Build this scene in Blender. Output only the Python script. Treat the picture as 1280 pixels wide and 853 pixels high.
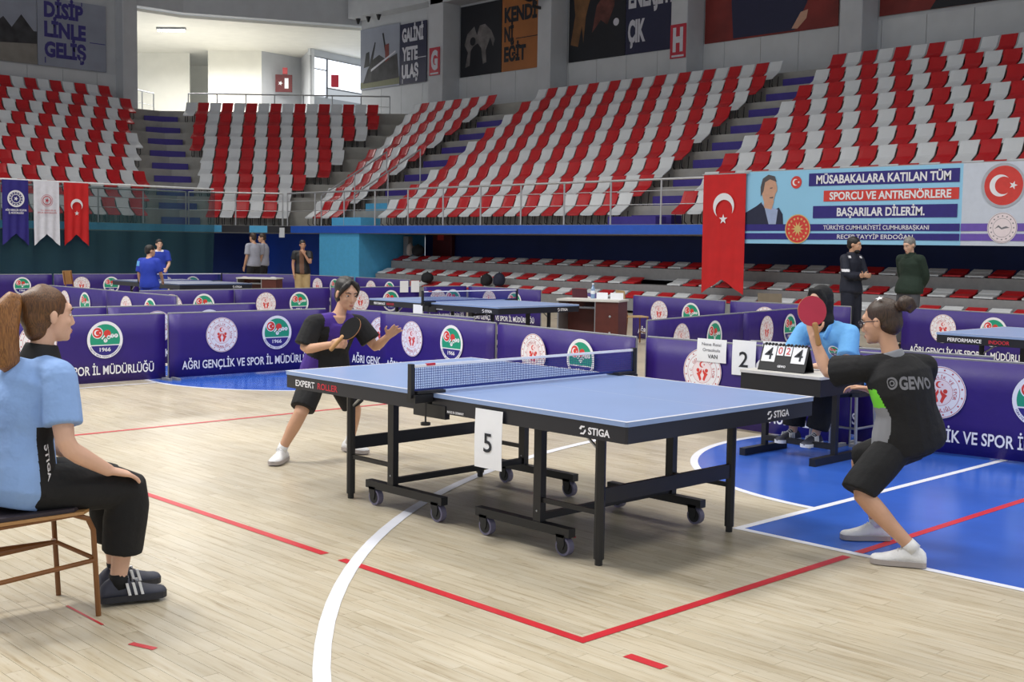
import bpy, math, random
from mathutils import Vector, Matrix
for o in list(bpy.data.objects): bpy.data.objects.remove(o)
SC = bpy.context.scene
COL = SC.collection
random.seed(7)
PI = math.pi
# ------------------------------------------------------------------ camera
FPX = 1498.0
CAM = Vector((4.826, -4.802, 1.536))
_yaw, _pit, _rol = math.radians(136.14), math.radians(-4.51), math.radians(0.85)
CF = Vector((math.cos(_pit)*math.cos(_yaw), math.cos(_pit)*math.sin(_yaw), math.sin(_pit)))
_r = Vector((math.sin(_yaw), -math.cos(_yaw), 0)); _u = _r.cross(CF)
CR = _r*math.cos(_rol) + _u*math.sin(_rol); CU = -_r*math.sin(_rol) + _u*math.cos(_rol)
cd = bpy.data.cameras.new('camera'); cam = bpy.data.objects.new('camera', cd); COL.objects.link(cam)
cd.sensor_width = 36; cd.lens = FPX/1280*36; cd.clip_end = 300
m = Matrix.Identity(4)
for i in range(3):
    m[i][0], m[i][1], m[i][2], m[i][3] = CR[i], CU[i], -CF[i], CAM[i]
cam.matrix_world = m
SC.camera = cam
def at(px, py, d):            # photograph pixel + real distance -> place in the hall
    return CAM + (CF + CR*((px-640)/FPX) + CU*((426.5-py)/FPX))*d
def pix(p):
    q = Vector(p)-CAM; z = q.dot(CF)
    if z < .1: return (-9999, -9999, z)
    return (640+FPX*q.dot(CR)/z, 426.5-FPX*q.dot(CU)/z, z)
# ------------------------------------------------------------------ world and lights
SC.view_settings.view_transform = 'Standard'; SC.view_settings.look = 'None'
SC.view_settings.exposure = 0.0; SC.view_settings.gamma = 1.0; SC.view_settings.use_curve_mapping = False
w = bpy.data.worlds.new('world'); SC.world = w; w.use_nodes = True
w.node_tree.nodes['Background'].inputs[0].default_value = (.86, .93, 1, 1)
w.node_tree.nodes['Background'].inputs[1].default_value = 0.6
def area(name, loc, size, power, color=(1, .97, .92), rot=(0, 0, 0), sy=None, spread=150):
    l = bpy.data.lights.new(name, 'AREA'); l.energy = power; l.color = color
    l.shape = 'RECTANGLE'; l.size = size; l.size_y = sy or size; l.spread = math.radians(spread)
    o = bpy.data.objects.new(name, l); o.location = loc; o.rotation_euler = rot; COL.objects.link(o); return o
for gx in (-26, -19, -12, -5, 2, 9):
    for gy in (-3.5, 3.2, 10):
        area('hall_lamp', (gx, gy, 11.0), 1.7, 185, spread=150)
for kx, ky in ((-4.5, -5), (-9.5, -5)):
    area('key_lamp', (kx, ky, 11.0), 1.6, 520, spread=150)
# ------------------------------------------------------------------ materials
def lin(c): return tuple(((v/255)/12.92 if v/255 <= .04045 else ((v/255+.055)/1.055)**2.4) for v in c)
MATS = {}
def pm(name, rgb, rough=.55, metal=0, var=.06, scale=9, bump=0, bscale=60, spec=.5, alpha=None, emit=0, coat=0):
    if name in MATS: return MATS[name]
    mt = bpy.data.materials.new(name); mt.use_nodes = True; nt = mt.node_tree; b = nt.nodes['Principled BSDF']
    c = lin(rgb)
    tc = nt.nodes.new('ShaderNodeTexCoord'); n = nt.nodes.new('ShaderNodeTexNoise'); n.inputs['Scale'].default_value = scale
    n.inputs['Detail'].default_value = 4
    nt.links.new(tc.outputs['Object'], n.inputs['Vector'])
    r = nt.nodes.new('ShaderNodeValToRGB')
    r.color_ramp.elements[0].position = .3; r.color_ramp.elements[1].position = .7
    r.color_ramp.elements[0].color = tuple(max(0, v*(1-var)) for v in c)+(1,)
    r.color_ramp.elements[1].color = tuple(min(1, v*(1+var)) for v in c)+(1,)
    nt.links.new(n.outputs['Fac'], r.inputs['Fac']); nt.links.new(r.outputs['Color'], b.inputs['Base Color'])
    b.inputs['Roughness'].default_value = rough; b.inputs['Metallic'].default_value = metal
    b.inputs['Specular IOR Level'].default_value = spec
    if coat: b.inputs['Coat Weight'].default_value = coat
    if bump:
        n2 = nt.nodes.new('ShaderNodeTexNoise'); n2.inputs['Scale'].default_value = bscale; n2.inputs['Detail'].default_value = 3
        nt.links.new(tc.outputs['Object'], n2.inputs['Vector'])
        bp = nt.nodes.new('ShaderNodeBump'); bp.inputs['Strength'].default_value = bump; bp.inputs['Distance'].default_value = .02
        nt.links.new(n2.outputs['Fac'], bp.inputs['Height']); nt.links.new(bp.outputs['Normal'], b.inputs['Normal'])
    if alpha is not None: b.inputs['Alpha'].default_value = alpha
    if emit:
        nt.links.new(r.outputs['Color'], b.inputs['Emission Color']); b.inputs['Emission Strength'].default_value = emit
    MATS[name] = mt; return mt
# ------------------------------------------------------------------ mesh helpers
class G:
    def __init__(s): s.v = []; s.f = []; s.m = []; s.mi = 0
    def face(s, idx): s.f.append(tuple(idx)); s.m.append(s.mi)
    def quadpts(s, pts):
        b = len(s.v); s.v += [tuple(p) for p in pts]; s.face(range(b, b+len(pts))); return s
    def box(s, x0, y0, z0, x1, y1, z1):
        b = len(s.v)
        s.v += [(x, y, z) for z in (z0, z1) for y in (y0, y1) for x in (x0, x1)]
        for q in ((0, 2, 3, 1), (4, 5, 7, 6), (0, 1, 5, 4), (2, 6, 7, 3), (0, 4, 6, 2), (1, 3, 7, 5)): s.face([b+i for i in q])
        return s
    def bbox(s, x0, y0, z0, x1, y1, z1, c):        # box with vertical edges chamfered
        pts = [(x0+c, y0), (x1-c, y0), (x1, y0+c), (x1, y1-c), (x1-c, y1), (x0+c, y1), (x0, y1-c), (x0, y0+c)]
        return s.prism(pts, z0, z1)
    def prism(s, pts, z0, z1):
        b = len(s.v); n = len(pts)
        s.v += [(p[0], p[1], z0) for p in pts]+[(p[0], p[1], z1) for p in pts]
        s.face([b+n-1-i for i in range(n)]); s.face([b+n+i for i in range(n)])
        for i in range(n): j = (i+1) % n; s.face((b+i, b+j, b+n+j, b+n+i))
        return s
    def prismy(s, pts, y0, y1):                     # outline in x-z, thickness along y
        b = len(s.v); n = len(pts)
        s.v += [(p[0], y0, p[1]) for p in pts]+[(p[0], y1, p[1]) for p in pts]
        s.face([b+i for i in range(n)]); s.face([b+2*n-1-i for i in range(n)])
        for i in range(n): j = (i+1) % n; s.face((b+j, b+i, b+n+i, b+n+j))
        return s
    def tube(s, pts, rad, side=None, seg=10, rnd=0, flat=False):
        pts = [Vector(p) for p in pts]; n = len(pts)
        if not isinstance(rad, (list, tuple)) or (isinstance(rad, tuple) and len(rad) == 2 and n != 2): rad = [rad]*n
        rad = [(r if isinstance(r, (list, tuple)) else (r, r)) for r in rad]
        tans = []
        for i in range(n):
            t = (pts[min(i+1, n-1)]-pts[max(i-1, 0)])
            tans.append(t.normalized() if t.length > 1e-9 else Vector((0, 0, 1)))
        sv = Vector(side) if side is not None else (Vector((0, 0, 1)) if abs(tans[0].z) < .9 else Vector((1, 0, 0)))
        rings = []
        def ring(c, t, a, b2):
            nonlocal sv
            sd = (sv-t*sv.dot(t))
            if sd.length < 1e-6: sd = t.orthogonal()
            sd.normalize()
            if side is None: sv = sd
            nn = t.cross(sd); k = len(s.v)
            for j in range(seg):
                an = 2*PI*j/seg
                s.v.append(tuple(c+sd*(a*math.cos(an))+nn*(b2*math.sin(an))))
            rings.append(k)
        if rnd:
            a, b2 = rad[0]; e = min(a, b2)
            for q in (.25, .6, .88): ring(pts[0]-tans[0]*e*math.sqrt(1-q*q), tans[0], a*q, b2*q)
        for i in range(n): ring(pts[i], tans[i], *rad[i])
        if rnd:
            a, b2 = rad[-1]; e = min(a, b2)
            for q in (.88, .6, .25): ring(pts[-1]+tans[-1]*e*math.sqrt(1-q*q), tans[-1], a*q, b2*q)
        for a, b2 in zip(rings, rings[1:]):
            for j in range(seg): k = (j+1) % seg; s.face((a+j, a+k, b2+k, b2+j))
        s.face([rings[0]+seg-1-j for j in range(seg)]); s.face([rings[-1]+j for j in range(seg)])
        return s
    def ell(s, c, ax, seg=14, rings=9):             # ellipsoid, ax = three axis vectors
        c = Vector(c); ax = [Vector(a) for a in ax]; b = len(s.v)
        s.v.append(tuple(c-ax[2]))
        for i in range(1, rings):
            th = PI*i/rings
            for j in range(seg):
                ph = 2*PI*j/seg
                s.v.append(tuple(c-ax[2]*math.cos(th)+(ax[0]*math.cos(ph)+ax[1]*math.sin(ph))*math.sin(th)))
        s.v.append(tuple(c+ax[2])); top = len(s.v)-1
        for j in range(seg): s.face((b, b+1+(j+1) % seg, b+1+j))
        for i in range(rings-2):
            for j in range(seg):
                k = (j+1) % seg; p = b+1+i*seg; q = p+seg
                s.face((p+j, p+k, q+k, q+j))
        p = b+1+(rings-2)*seg
        for j in range(seg): s.face((p+j, p+(j+1) % seg, top))
        return s
    def disc(s, cx, cy, r, z=0, seg=24, a0=0, a1=2*PI):
        b = len(s.v); full = a1-a0 > 2*PI-1e-6
        n = seg if full else seg+1
        s.v += [(cx+r*math.cos(a0+(a1-a0)*i/seg), cy+r*math.sin(a0+(a1-a0)*i/seg), z) for i in range(n)]
        s.face(range(b, b+n)); return s
    def annulus(s, cx, cy, r0, r1, z=0, seg=32, a0=0, a1=2*PI):
        b = len(s.v)
        for i in range(seg+1):
            a = a0+(a1-a0)*i/seg
            s.v += [(cx+r0*math.cos(a), cy+r0*math.sin(a), z), (cx+r1*math.cos(a), cy+r1*math.sin(a), z)]
        for i in range(seg): s.face((b+2*i, b+2*i+1, b+2*i+3, b+2*i+2))
        return s
    def crescent(s, cx, cy, R, r, off, z=0, seg=20, rot=0):
        # lune: outer circle R, inner circle r shifted by off
        x = (off*off+R*R-r*r)/(2*off); ao = math.acos(max(-1, min(1, x/R))); xi = x-off; ai = math.acos(max(-1, min(1, xi/r)))
        outer = [(R*math.cos(ao+(2*PI-2*ao)*i/seg), R*math.sin(ao+(2*PI-2*ao)*i/seg)) for i in range(seg+1)]
        inner = [(off+r*math.cos(ai+(2*PI-2*ai)*i/seg), r*math.sin(ai+(2*PI-2*ai)*i/seg)) for i in range(seg+1)]
        b = len(s.v); cr, sr = math.cos(rot), math.sin(rot)
        for o, q in zip(outer, inner):
            for p in (o, q): s.v.append((cx+p[0]*cr-p[1]*sr, cy+p[0]*sr+p[1]*cr, z))
        for i in range(seg): s.face((b+2*i, b+2*i+2, b+2*i+3, b+2*i+1))
        return s
    def star(s, cx, cy, R, z=0, rot=0, n=5):
        b = len(s.v); s.v.append((cx, cy, z))
        for i in range(2*n):
            r = R if i % 2 == 0 else R*.4; a = rot+PI*i/n
            s.v.append((cx+r*math.cos(a), cy+r*math.sin(a), z))
        for i in range(2*n): s.face((b, b+1+i, b+1+(i+1) % (2*n)))
        return s
    def rect(s, x0, y0, x1, y1, z=0): return s.quadpts([(x0, y0, z), (x1, y0, z), (x1, y1, z), (x0, y1, z)])
    def poly(s, pts, z=0): return s.quadpts([(p[0], p[1], z) for p in pts])
    def addmesh(s, me, M):
        b = len(s.v); s.v += [tuple(M @ v.co) for v in me.vertices]
        for p in me.polygons: s.face([b+i for i in p.vertices])
        return s
    def mesh(s, name):
        me = bpy.data.meshes.new(name); me.from_pydata(s.v, [], s.f)
        if any(s.m): me.polygons.foreach_set('material_index', s.m)
        me.update(); return me
    def build(s, name, mats, parent=None, smooth=False, loc=None, rot=None, sub=None):
        me = s.mesh(name)
        return link(name, me, mats, parent, smooth, loc, rot, sub)
def link(name, me, mats=None, parent=None, smooth=False, loc=None, rot=None, sub=None):
    if mats is not None and not me.materials:
        for mt in (mats if isinstance(mats, (list, tuple)) else [mats]): me.materials.append(mt)
    if smooth: me.polygons.foreach_set('use_smooth', [True]*len(me.polygons)); me.update()
    if sub: me.transform(Matrix.Translation(-Vector(sub)))
    o = bpy.data.objects.new(name, me); COL.objects.link(o)
    if parent: o.parent = parent
    if loc is not None: o.location = loc
    if rot is not None: o.rotation_euler = rot
    return o
def thing(name, label, cat, loc=(0, 0, 0), rz=0, group=None):
    o = bpy.data.objects.new(name, None); COL.objects.link(o); o.empty_display_size = .1
    o.location = loc; o.rotation_euler = (0, 0, rz); o['label'] = label; o['category'] = cat
    if group: o['group'] = group
    return o
def tag(o, label, cat, group=None, kind=None):
    o['label'] = label; o['category'] = cat
    if group: o['group'] = group
    if kind: o['kind'] = kind
    return o
def struct(o, label=None):
    o['kind'] = 'structure'
    if label: o['label'] = label
    return o
_TX = {}
def text_mesh(s, width=None, height=None, bold=0.0, align='C'):
    """lettering as a flat mesh in x-y, fitted to width x height (cap height); origin centre or left"""
    key = (s, width, height, bold, align)
    if key in _TX: return _TX[key]
    cu = bpy.data.curves.new('lettering', 'FONT'); cu.body = s; cu.size = 1; cu.offset = bold; cu.fill_mode = 'FRONT'; cu.resolution_u = 3
    o = bpy.data.objects.new('lettering', cu); COL.objects.link(o)
    dg = bpy.context.evaluated_depsgraph_get()
    me = bpy.data.meshes.new_from_object(o.evaluated_get(dg)); bpy.data.objects.remove(o)
    xs = [v.co.x for v in me.vertices]; x0, x1 = min(xs), max(xs)
    cap = .70
    sy = (height/cap) if height else None
    sx = (width/(x1-x0)) if width else sy
    if sy is None: sy = sx
    ox = (x0+x1)/2 if align == 'C' else x0
    me.transform(Matrix.Diagonal((sx, sy, 1, 1)) @ Matrix.Translation((-ox, -cap/2, 0)))
    me.materials.clear(); _TX[key] = me; return me
def text(s, mt, parent, loc, rot=(PI/2, 0, 0), width=None, height=None, bold=.012, align='C', name='lettering'):
    me = text_mesh(s, width, height, bold, align)
    if me.materials and me.materials[0] != mt: me = me.copy(); me.materials.clear()
    return link(name, me, mt, parent, loc=loc, rot=rot)
def ring_text(g, s, r, h, z, a_start, a_end, inward=False):
    n = len(s)
    for i, ch in enumerate(s):
        if ch == ' ': continue
        a = a_start+(a_end-a_start)*(i/(n-1))
        me = text_mesh(ch, None, h, .01)
        rot = a-PI/2 if not inward else a+PI/2
        g.addmesh(me, Matrix.Translation((r*math.cos(a), r*math.sin(a), z)) @ Matrix.Rotation(rot, 4, 'Z'))
def remesh(g, voxel, smooth=6, dec=None, name='body'):
    me = g.mesh(name); o = bpy.data.objects.new('tmp', me); COL.objects.link(o)
    md = o.modifiers.new('r', 'REMESH'); md.mode = 'VOXEL'; md.voxel_size = voxel
    if smooth:
        sm = o.modifiers.new('s', 'SMOOTH'); sm.factor = .5; sm.iterations = smooth
    if dec:
        d = o.modifiers.new('d', 'DECIMATE'); d.ratio = dec
    dg = bpy.context.evaluated_depsgraph_get()
    out = bpy.data.meshes.new_from_object(o.evaluated_get(dg)); bpy.data.objects.remove(o); bpy.data.meshes.remove(me)
    out.name = name; out.materials.clear(); return out
def ordn(n):
    return str(n)+({1: 'st', 2: 'nd', 3: 'rd'}.get(n % 10, 'th') if n % 100 not in (11, 12, 13) else 'th')
# ------------------------------------------------------------------ palette
M_white = pm('white_paint', (235, 238, 242), .5)
M_print_white = pm('print_white', (238, 238, 245), .5, var=.02)
M_conc = pm('concrete', (165, 163, 158), .8, var=.1, scale=3, bump=.2)
M_wall = pm('grey_wall_plaster', (196, 199, 204), .8, var=.04, scale=2)
M_wallpanel = pm('grey_wall_panel', (205, 208, 212), .7, var=.04, scale=2)
M_cream = pm('cream_wall', (238, 236, 226), .7, var=.03, scale=2)
M_purple = pm('purple_vinyl', (46, 23, 114), .45, var=.07, scale=5, bump=.15, bscale=9)
M_stepblue = pm('purple_step_paint', (62, 48, 140), .6)
M_navy = pm('navy_wall', (24, 46, 108), .6, var=.1, scale=1.5)
M_blue = pm('bright_blue_fascia', (40, 92, 200), .45)
M_lblue = pm('light_blue_paint', (84, 176, 226), .55)
M_black = pm('black_powder_coat', (26, 26, 30), .42)
M_blackp = pm('black_plastic', (28, 28, 32), .5)
M_steel = pm('steel_tube', (170, 172, 176), .35, metal=.7)
M_deck = pm('grey_deck', (140, 140, 142), .6, var=.08)
M_red = pm('red_plastic_seat', (196, 26, 36), .38, var=.12, scale=1.2)
M_seatw = pm('white_plastic_seat', (226, 230, 234), .4, var=.05, scale=1.2)
M_flagred = pm('flag_red_cloth', (205, 30, 34), .75, var=.08, scale=3)
M_navyprint = pm('navy_print', (46, 36, 126), .5)
M_redprint = pm('red_print', (214, 62, 56), .5)
M_green = pm('green_print', (30, 152, 120), .5, var=.03)
M_maroon = pm('maroon_print', (188, 40, 60), .5, var=.03)
M_pink = pm('pale_pink_print', (240, 226, 232), .5, var=.02)
M_dark = pm('dark_print', (36, 36, 44), .6)
# ------------------------------------------------------------------ floor
def floor_material(name, use_attr):
    mt = bpy.data.materials.new(name); mt.use_nodes = True; nt = mt.node_tree; b = nt.nodes['Principled BSDF']
    L = nt.links.new; N = nt.nodes.new
    geo = N('ShaderNodeNewGeometry'); oi = N('ShaderNodeObjectInfo'); at_ = N('ShaderNodeAttribute'); at_.attribute_name = 'tone'
    add = N('ShaderNodeMath'); add.operation = 'ADD'; L(oi.outputs['Random'], add.inputs[0]); L(at_.outputs['Fac'], add.inputs[1])
    fr = N('ShaderNodeMath'); fr.operation = 'FRACT'; L(add.outputs[0], fr.inputs[0])
    mp = N('ShaderNodeMapping'); mp.inputs['Scale'].default_value = (1.2, 16, 1); L(geo.outputs['Position'], mp.inputs['Vector'])
    off = N('ShaderNodeCombineXYZ'); sc = N('ShaderNodeMath'); sc.operation = 'MULTIPLY'; sc.inputs[1].default_value = 37; L(fr.outputs[0], sc.inputs[0]); L(sc.outputs[0], off.inputs[0])
    va = N('ShaderNodeVectorMath'); va.operation = 'ADD'; L(mp.outputs[0], va.inputs[0]); L(off.outputs[0], va.inputs[1])
    gr = N('ShaderNodeTexNoise'); gr.inputs['Scale'].default_value = 2.2; gr.inputs['Detail'].default_value = 6; gr.inputs['Roughness'].default_value = .6; L(va.outputs[0], gr.inputs['Vector'])
    r1 = N('ShaderNodeValToRGB'); e = r1.color_ramp.elements
    e[0].position = .28; e[0].color = lin((172, 156, 128))+(1,); e[1].position = .62; e[1].color = lin((212, 204, 186))+(1,)
    x = e.new(.44); x.color = lin((204, 193, 170))+(1,)
    L(gr.outputs['Fac'], r1.inputs['Fac'])
    r2 = N('ShaderNodeValToRGB'); e = r2.color_ramp.elements
    e[0].position = 0; e[0].color = (.88, .86, .82, 1); e[1].position = 1; e[1].color = (1.03, 1.02, 1.01, 1)
    x = e.new(.25); x.color = (.95, .94, .92, 1)
    L(fr.outputs[0], r2.inputs['Fac'])
    mx = N('ShaderNodeMix'); mx.data_type = 'RGBA'; mx.blend_type = 'MULTIPLY'; mx.inputs['Factor'].default_value = 1
    L(r1.outputs[0], mx.inputs['A']); L(r2.outputs[0], mx.inputs['B'])
    big = N('ShaderNodeTexNoise'); big.inputs['Scale'].default_value = .7; big.inputs['Detail'].default_value = 3; L(geo.outputs['Position'], big.inputs['Vector'])
    r3 = N('ShaderNodeValToRGB'); e = r3.color_ramp.elements
    e[0].position = .35; e[0].color = (.76, .755, .745, 1); e[1].position = .65; e[1].color = (.9, .89, .865, 1); L(big.outputs['Fac'], r3.inputs['Fac'])
    m2 = N('ShaderNodeMix'); m2.data_type = 'RGBA'; m2.blend_type = 'MULTIPLY'; m2.inputs['Factor'].default_value = 1
    L(mx.outputs['Result'], m2.inputs['A']); L(r3.outputs[0], m2.inputs['B'])
    # scuffs
    sp = N('ShaderNodeMapping'); sp.inputs['Scale'].default_value = (5, 22, 1); L(geo.outputs['Position'], sp.inputs['Vector'])
    sn = N('ShaderNodeTexNoise'); sn.inputs['Scale'].default_value = 3; sn.inputs['Detail'].default_value = 2; L(sp.outputs[0], sn.inputs['Vector'])
    r4 = N('ShaderNodeValToRGB'); e = r4.color_ramp.elements
    e[0].position = .27; e[0].color = (.66, .58, .5, 1); e[1].position = .335; e[1].color = (1, 1, 1, 1); L(sn.outputs['Fac'], r4.inputs['Fac'])
    m3 = N('ShaderNodeMix'); m3.data_type = 'RGBA'; m3.blend_type = 'MULTIPLY'; m3.inputs['Factor'].default_value = .8
    L(m2.outputs['Result'], m3.inputs['A']); L(r4.outputs[0], m3.inputs['B'])
    L(m3.outputs['Result'], b.inputs['Base Color'])
    r5 = N('ShaderNodeMapRange'); r5.inputs['To Min'].default_value = .2; r5.inputs['To Max'].default_value = .42; L(big.outputs['Fac'], r5.inputs['Value']); L(r5.outputs[0], b.inputs['Roughness'])
    b.inputs['Specular IOR Level'].default_value = .5
    return mt
M_floor = floor_material('maple_boards', True)
M_joint = pm('dark_joint', (120, 100, 76), .8)
floor = struct(G().box(-32, -14, -.3, 16, 27, -.004).build('floor', M_floor), 'pale maple sports hall floor')
# boards: individual planks near the camera, joined planks further away
BW = .0715
def board_mesh(L):
    g = G(); e = .0007; hw = BW/2-e
    g.box(-L/2+e, -hw, -.0036, L/2-e, hw, 0); return g
LENS = (.46, .62, .8, .98)
BM = [board_mesh(l).mesh('board') for l in LENS]
for me in BM: me.materials.append(M_floor)
cand = []
rng = random.Random(3)
y = -4.4
while y < 4.6:
    x = -9.2+rng.random()*.8
    while x < 4.2:
        k = rng.randrange(4); l = LENS[k]; c = (x+l/2, y)
        p = [pix((x+q*l, y, 0)) for q in (0, .5, 1)]
        if any(-40 < q[0] < 1320 and 380 < q[1] < 900 and q[2] > 0 for q in p): cand.append((p[1][2], x, y, k))
        x += l
    y += BW
cand.sort()
for d, x, y, k in cand[:300]:
    link('floor_board', BM[k], None, floor, loc=(x+LENS[k]/2, y, 0))
g = G(); tones = []
for d, x, y, k in cand[300:]:
    e = .0007; x0, x1, y0, y1 = x+e, x+LENS[k]-e, y-BW/2+e, y+BW/2-e; b0 = len(g.v)
    g.v += [(x0, y0, 0), (x1, y0, 0), (x1, y1, 0), (x0, y1, 0), (x0, y0, -.0036), (x1, y0, -.0036), (x1, y1, -.0036), (x0, y1, -.0036)]
    for q in ((0, 1, 2, 3), (0, 4, 5, 1), (1, 5, 6, 2), (2, 6, 7, 3), (3, 7, 4, 0)): g.face([b0+i for i in q])
    tones += [rng.random()]*5
    tones[-5:] = [tones[-5]]*5
bo = g.build('floor_boards', M_floor, floor); bo['kind'] = 'stuff'
a = bo.data.attributes.new('tone', 'FLOAT', 'FACE'); a.data.foreach_set('value', tones)
# markings
M_lw = pm('white_court_line', (226, 228, 238), .35, var=.03)
M_lr = pm('red_court_line', (196, 42, 52), .35, var=.08)
M_fb = pm('blue_court_paint', (52, 96, 192), .22, var=.12, scale=2.2)
def line(mt, x0, y0, x1, y1, wd=.05, z=.0018):
    d = Vector((x1-x0, y1-y0)).normalized()*wd/2; n = (-d.y, d.x)
    return G().poly([(x0-n[0], y0-n[1]), (x1-n[0], y1-n[1]), (x1+n[0], y1+n[1]), (x0+n[0], y0+n[1])], z).build('court_line', mt, floor)
def arcp(cx, cy, r, a0, a1, n=60): return [(cx+r*math.cos(a0+(a1-a0)*i/n), cy+r*math.sin(a0+(a1-a0)*i/n)) for i in range(n+1)]
g = G(); g.poly([(1.0, .63), (7, .63), (7, 5.87), (1.0, 5.87)], .0010); g.poly(arcp(1.0, 3.25, 1.82, PI/2, 3*PI/2), .0010); g.build('painted_key', M_fb, floor)
G().poly(arcp(-7.2, 3.25, 1.82, 0, 2*PI)[:-1], .0010).build('painted_circle', M_fb, floor)
def arc(mt, cx, cy, r, a0, a1, wd=.055, z=.0018, n=72):
    return G().annulus(cx, cy, r-wd/2, r+wd/2, z, n, a0, a1).build('court_line', mt, floor)
arc(M_lw, 1.0, 3.25, 1.84, PI/2, 3*PI/2); arc(M_lw, -7.2, 3.25, 1.84, 0, 2*PI)
line(M_lw, .98, .63, 7, .63, z=.0021); line(M_lw, .98, 5.87, 7, 5.87, z=.0021); line(M_lw, 1.0, .6, 1.0, 5.9, z=.0024)
arc(M_lw, 5.23, 3.25, 6.84, math.radians(100), math.radians(262), .065, .0027)
line(M_lw, -7.2, -4.2, -7.2, 1.4)
line(M_lr, -16.3, -1.41, -.02, -1.41); line(M_lr, .12, -1.41, 1.745, -1.41)
line(M_lr, 1.72, -1.41, 1.72, .55, .05, .0021); line(M_lr, 1.72, .66, 1.72, 7.75, .05, .0021)
line(M_lr, -4.3, -1.4, -4.3, 7.75)
line(M_lr, 1.95, -1.41, 2.13, -1.41)
line(M_lr, -.02, -2.72, .32, -2.72, .012); line(M_lr, .6, -2.74, .72, -2.70, .03)
line(M_lr, .28, -3.52, .55, -3.52, .08)
# ------------------------------------------------------------------ grandstand
FR = ((-31, 1.0), (-31, 14.7), (-28.7, 17), (9, 17))
def ring(o): return [(-31-o, 1.0), (-31-o, 14.7+.4142*o), (-28.7-.4142*o, 17+o), (9, 17+o)]
SLAB = 2.1
stand = struct(G().prism(ring(0)+ring(9.2)[::-1], 1.86, SLAB).build('grandstand', M_conc), 'terraced concrete grandstand around the hall')
for i in range(1, 10):
    o0 = 1.0+.8*i-.42
    G().prism(ring(o0)+ring(9.2)[::-1], SLAB+.5*(i-1), SLAB+.5*i).build('terrace_step', M_conc, stand)
# fascia strips
def strip(mt, a, b, z0, z1, t=.06, name='fascia_panel', off=0):
    a = Vector(a); b = Vector(b); d = (b-a).normalized(); n = Vector((d.y, -d.x))*t; k = Vector((d.y, -d.x))*off
    g = G(); g.prism([a+k, b+k, b+n+k, a+n+k][::-1], z0, z1); return g.build(name, mt, stand)
strip(M_blue, (-28.2, 17), (9, 17), 1.87, 2.09)
ch = [Vector((-31, 14.7)).lerp(Vector((-28.7, 17)), t) for t in (0, .38, .66, .84, 1)]
strip(M_lblue, (-31, 1), (-31, 14.7), 1.87, 2.09)
strip(M_lblue, ch[0], ch[1], 1.87, 2.09); strip(M_dark, ch[1], ch[2], 1.87, 2.09); strip(M_lblue, ch[2], ch[3], 1.87, 2.09); strip(M_dark, ch[3], ch[4], 1.87, 2.09)
strip(M_dark, (-28.7, 17), (-28.2, 17), 1.87, 2.09)
# stair flights (painted half steps)
def stair_steps(cx_fn, ang, n0, n1, width, big=False):
    for i in range(n0, n1):
        o1 = 1.0+.8*i-.42; z = SLAB+.5*(i-1)
        c = cx_fn(o1-.2)
        g = G(); hw = width/2
        g.box(-hw, -.2, 0, hw, .2, .25)
        ob = g.build('stair_step', M_lblue if big and i < 3 else M_stepblue, stand, loc=(c[0], c[1], z+.001), rot=(0, 0, ang))
B1 = Vector((-1, .4142)); B2 = Vector((-.4142, 1))
stair_steps(lambda o: (-31-o+.0, 14.7+.4142*o), math.radians(67.5), 1, 10, 1.25)
stair_steps(lambda o: (-26.0, 17+o), 0, 1, 9, 1.3, True)
stair_steps(lambda o: (-14.05, 17+o), 0, 1, 10, 1.25)
G().box(-.75, -.25, 0, .75, .25, .25).build('stair_step', M_lblue, stand, loc=(-25.4, 17.35, SLAB+.001))
G().box(-.75, -.2, 0, .75, .2, .2).build('stair_step', M_stepblue, stand, loc=(-14.1, 17.5, SLAB+.001))
# walls below the stand
struct(G().box(-24.6, 19.6, -.004, 9, 19.8, 1.86).build('wall_back_niche', M_navy), 'dark navy wall behind the bleachers')
struct(G().box(-26.7, 17.02, -.004, -24.62, 19.6, 1.86).build('wall_pier', M_lblue), 'light blue wall pier below the stand')
struct(G().box(-34, 18.6, -.004, -26.72, 18.8, 1.86).build('wall_corner_niche', pm('royal_blue_wall', (28, 72, 180), .6, var=.12, scale=1)), 'blue wall under the corner of the stand')
struct(G().box(-33.2, 1, -.004, -33, 18.6, 1.86).build('wall_left_niche', M_navy), 'dark blue wall under the left stand')
# upper walls, beam, pillars
wl = struct(G().box(-40.4, 1, 6.6, -40.0, 17.3, 15).build('wall_left', M_wall), 'grey upper wall behind the left block')
wb = struct(G().box(-36.9, 26.2, 6.1, 9, 26.6, 15).build('wall_back', M_wall), 'grey upper wall behind the long block')
g = G()
for k in range(34):
    x = -36.8+k*1.34
    wp = G().box(x, 26.17, 6.3, x+1.325, 26.2, 8.0).build('wall_panel', M_wallpanel, wb)
for k in range(12):
    G().box(-40.0, 1.2+k*1.34, 6.7, -39.97, 1.2+k*1.34+1.325, 7.95).build('wall_panel', M_wallpanel, wl)
struct(G().box(-31.5+.2, 25.3, 10.75, 9, 26.16, 15).build('trim_beam_back', M_wall), 'grey concrete beam over the posters')
struct(G().prism([(-36.9, 25.5), (-31.3, 25.5), (-31.3, 26.18), (-36.9, 26.18)], 10.95, 15).build('trim_beam_corner', M_wall), 'grey beam beside the corner opening')
struct(G().prism([(-40.0, 17.3), (-40.0, 19.6), (-36.9, 26.2), (-37.2, 26.5), (-40.4, 19.8), (-40.4, 17.3)], 10.75, 15).build('trim_beam_opening', M_wall), 'grey wall above the corner concourse opening')
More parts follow.
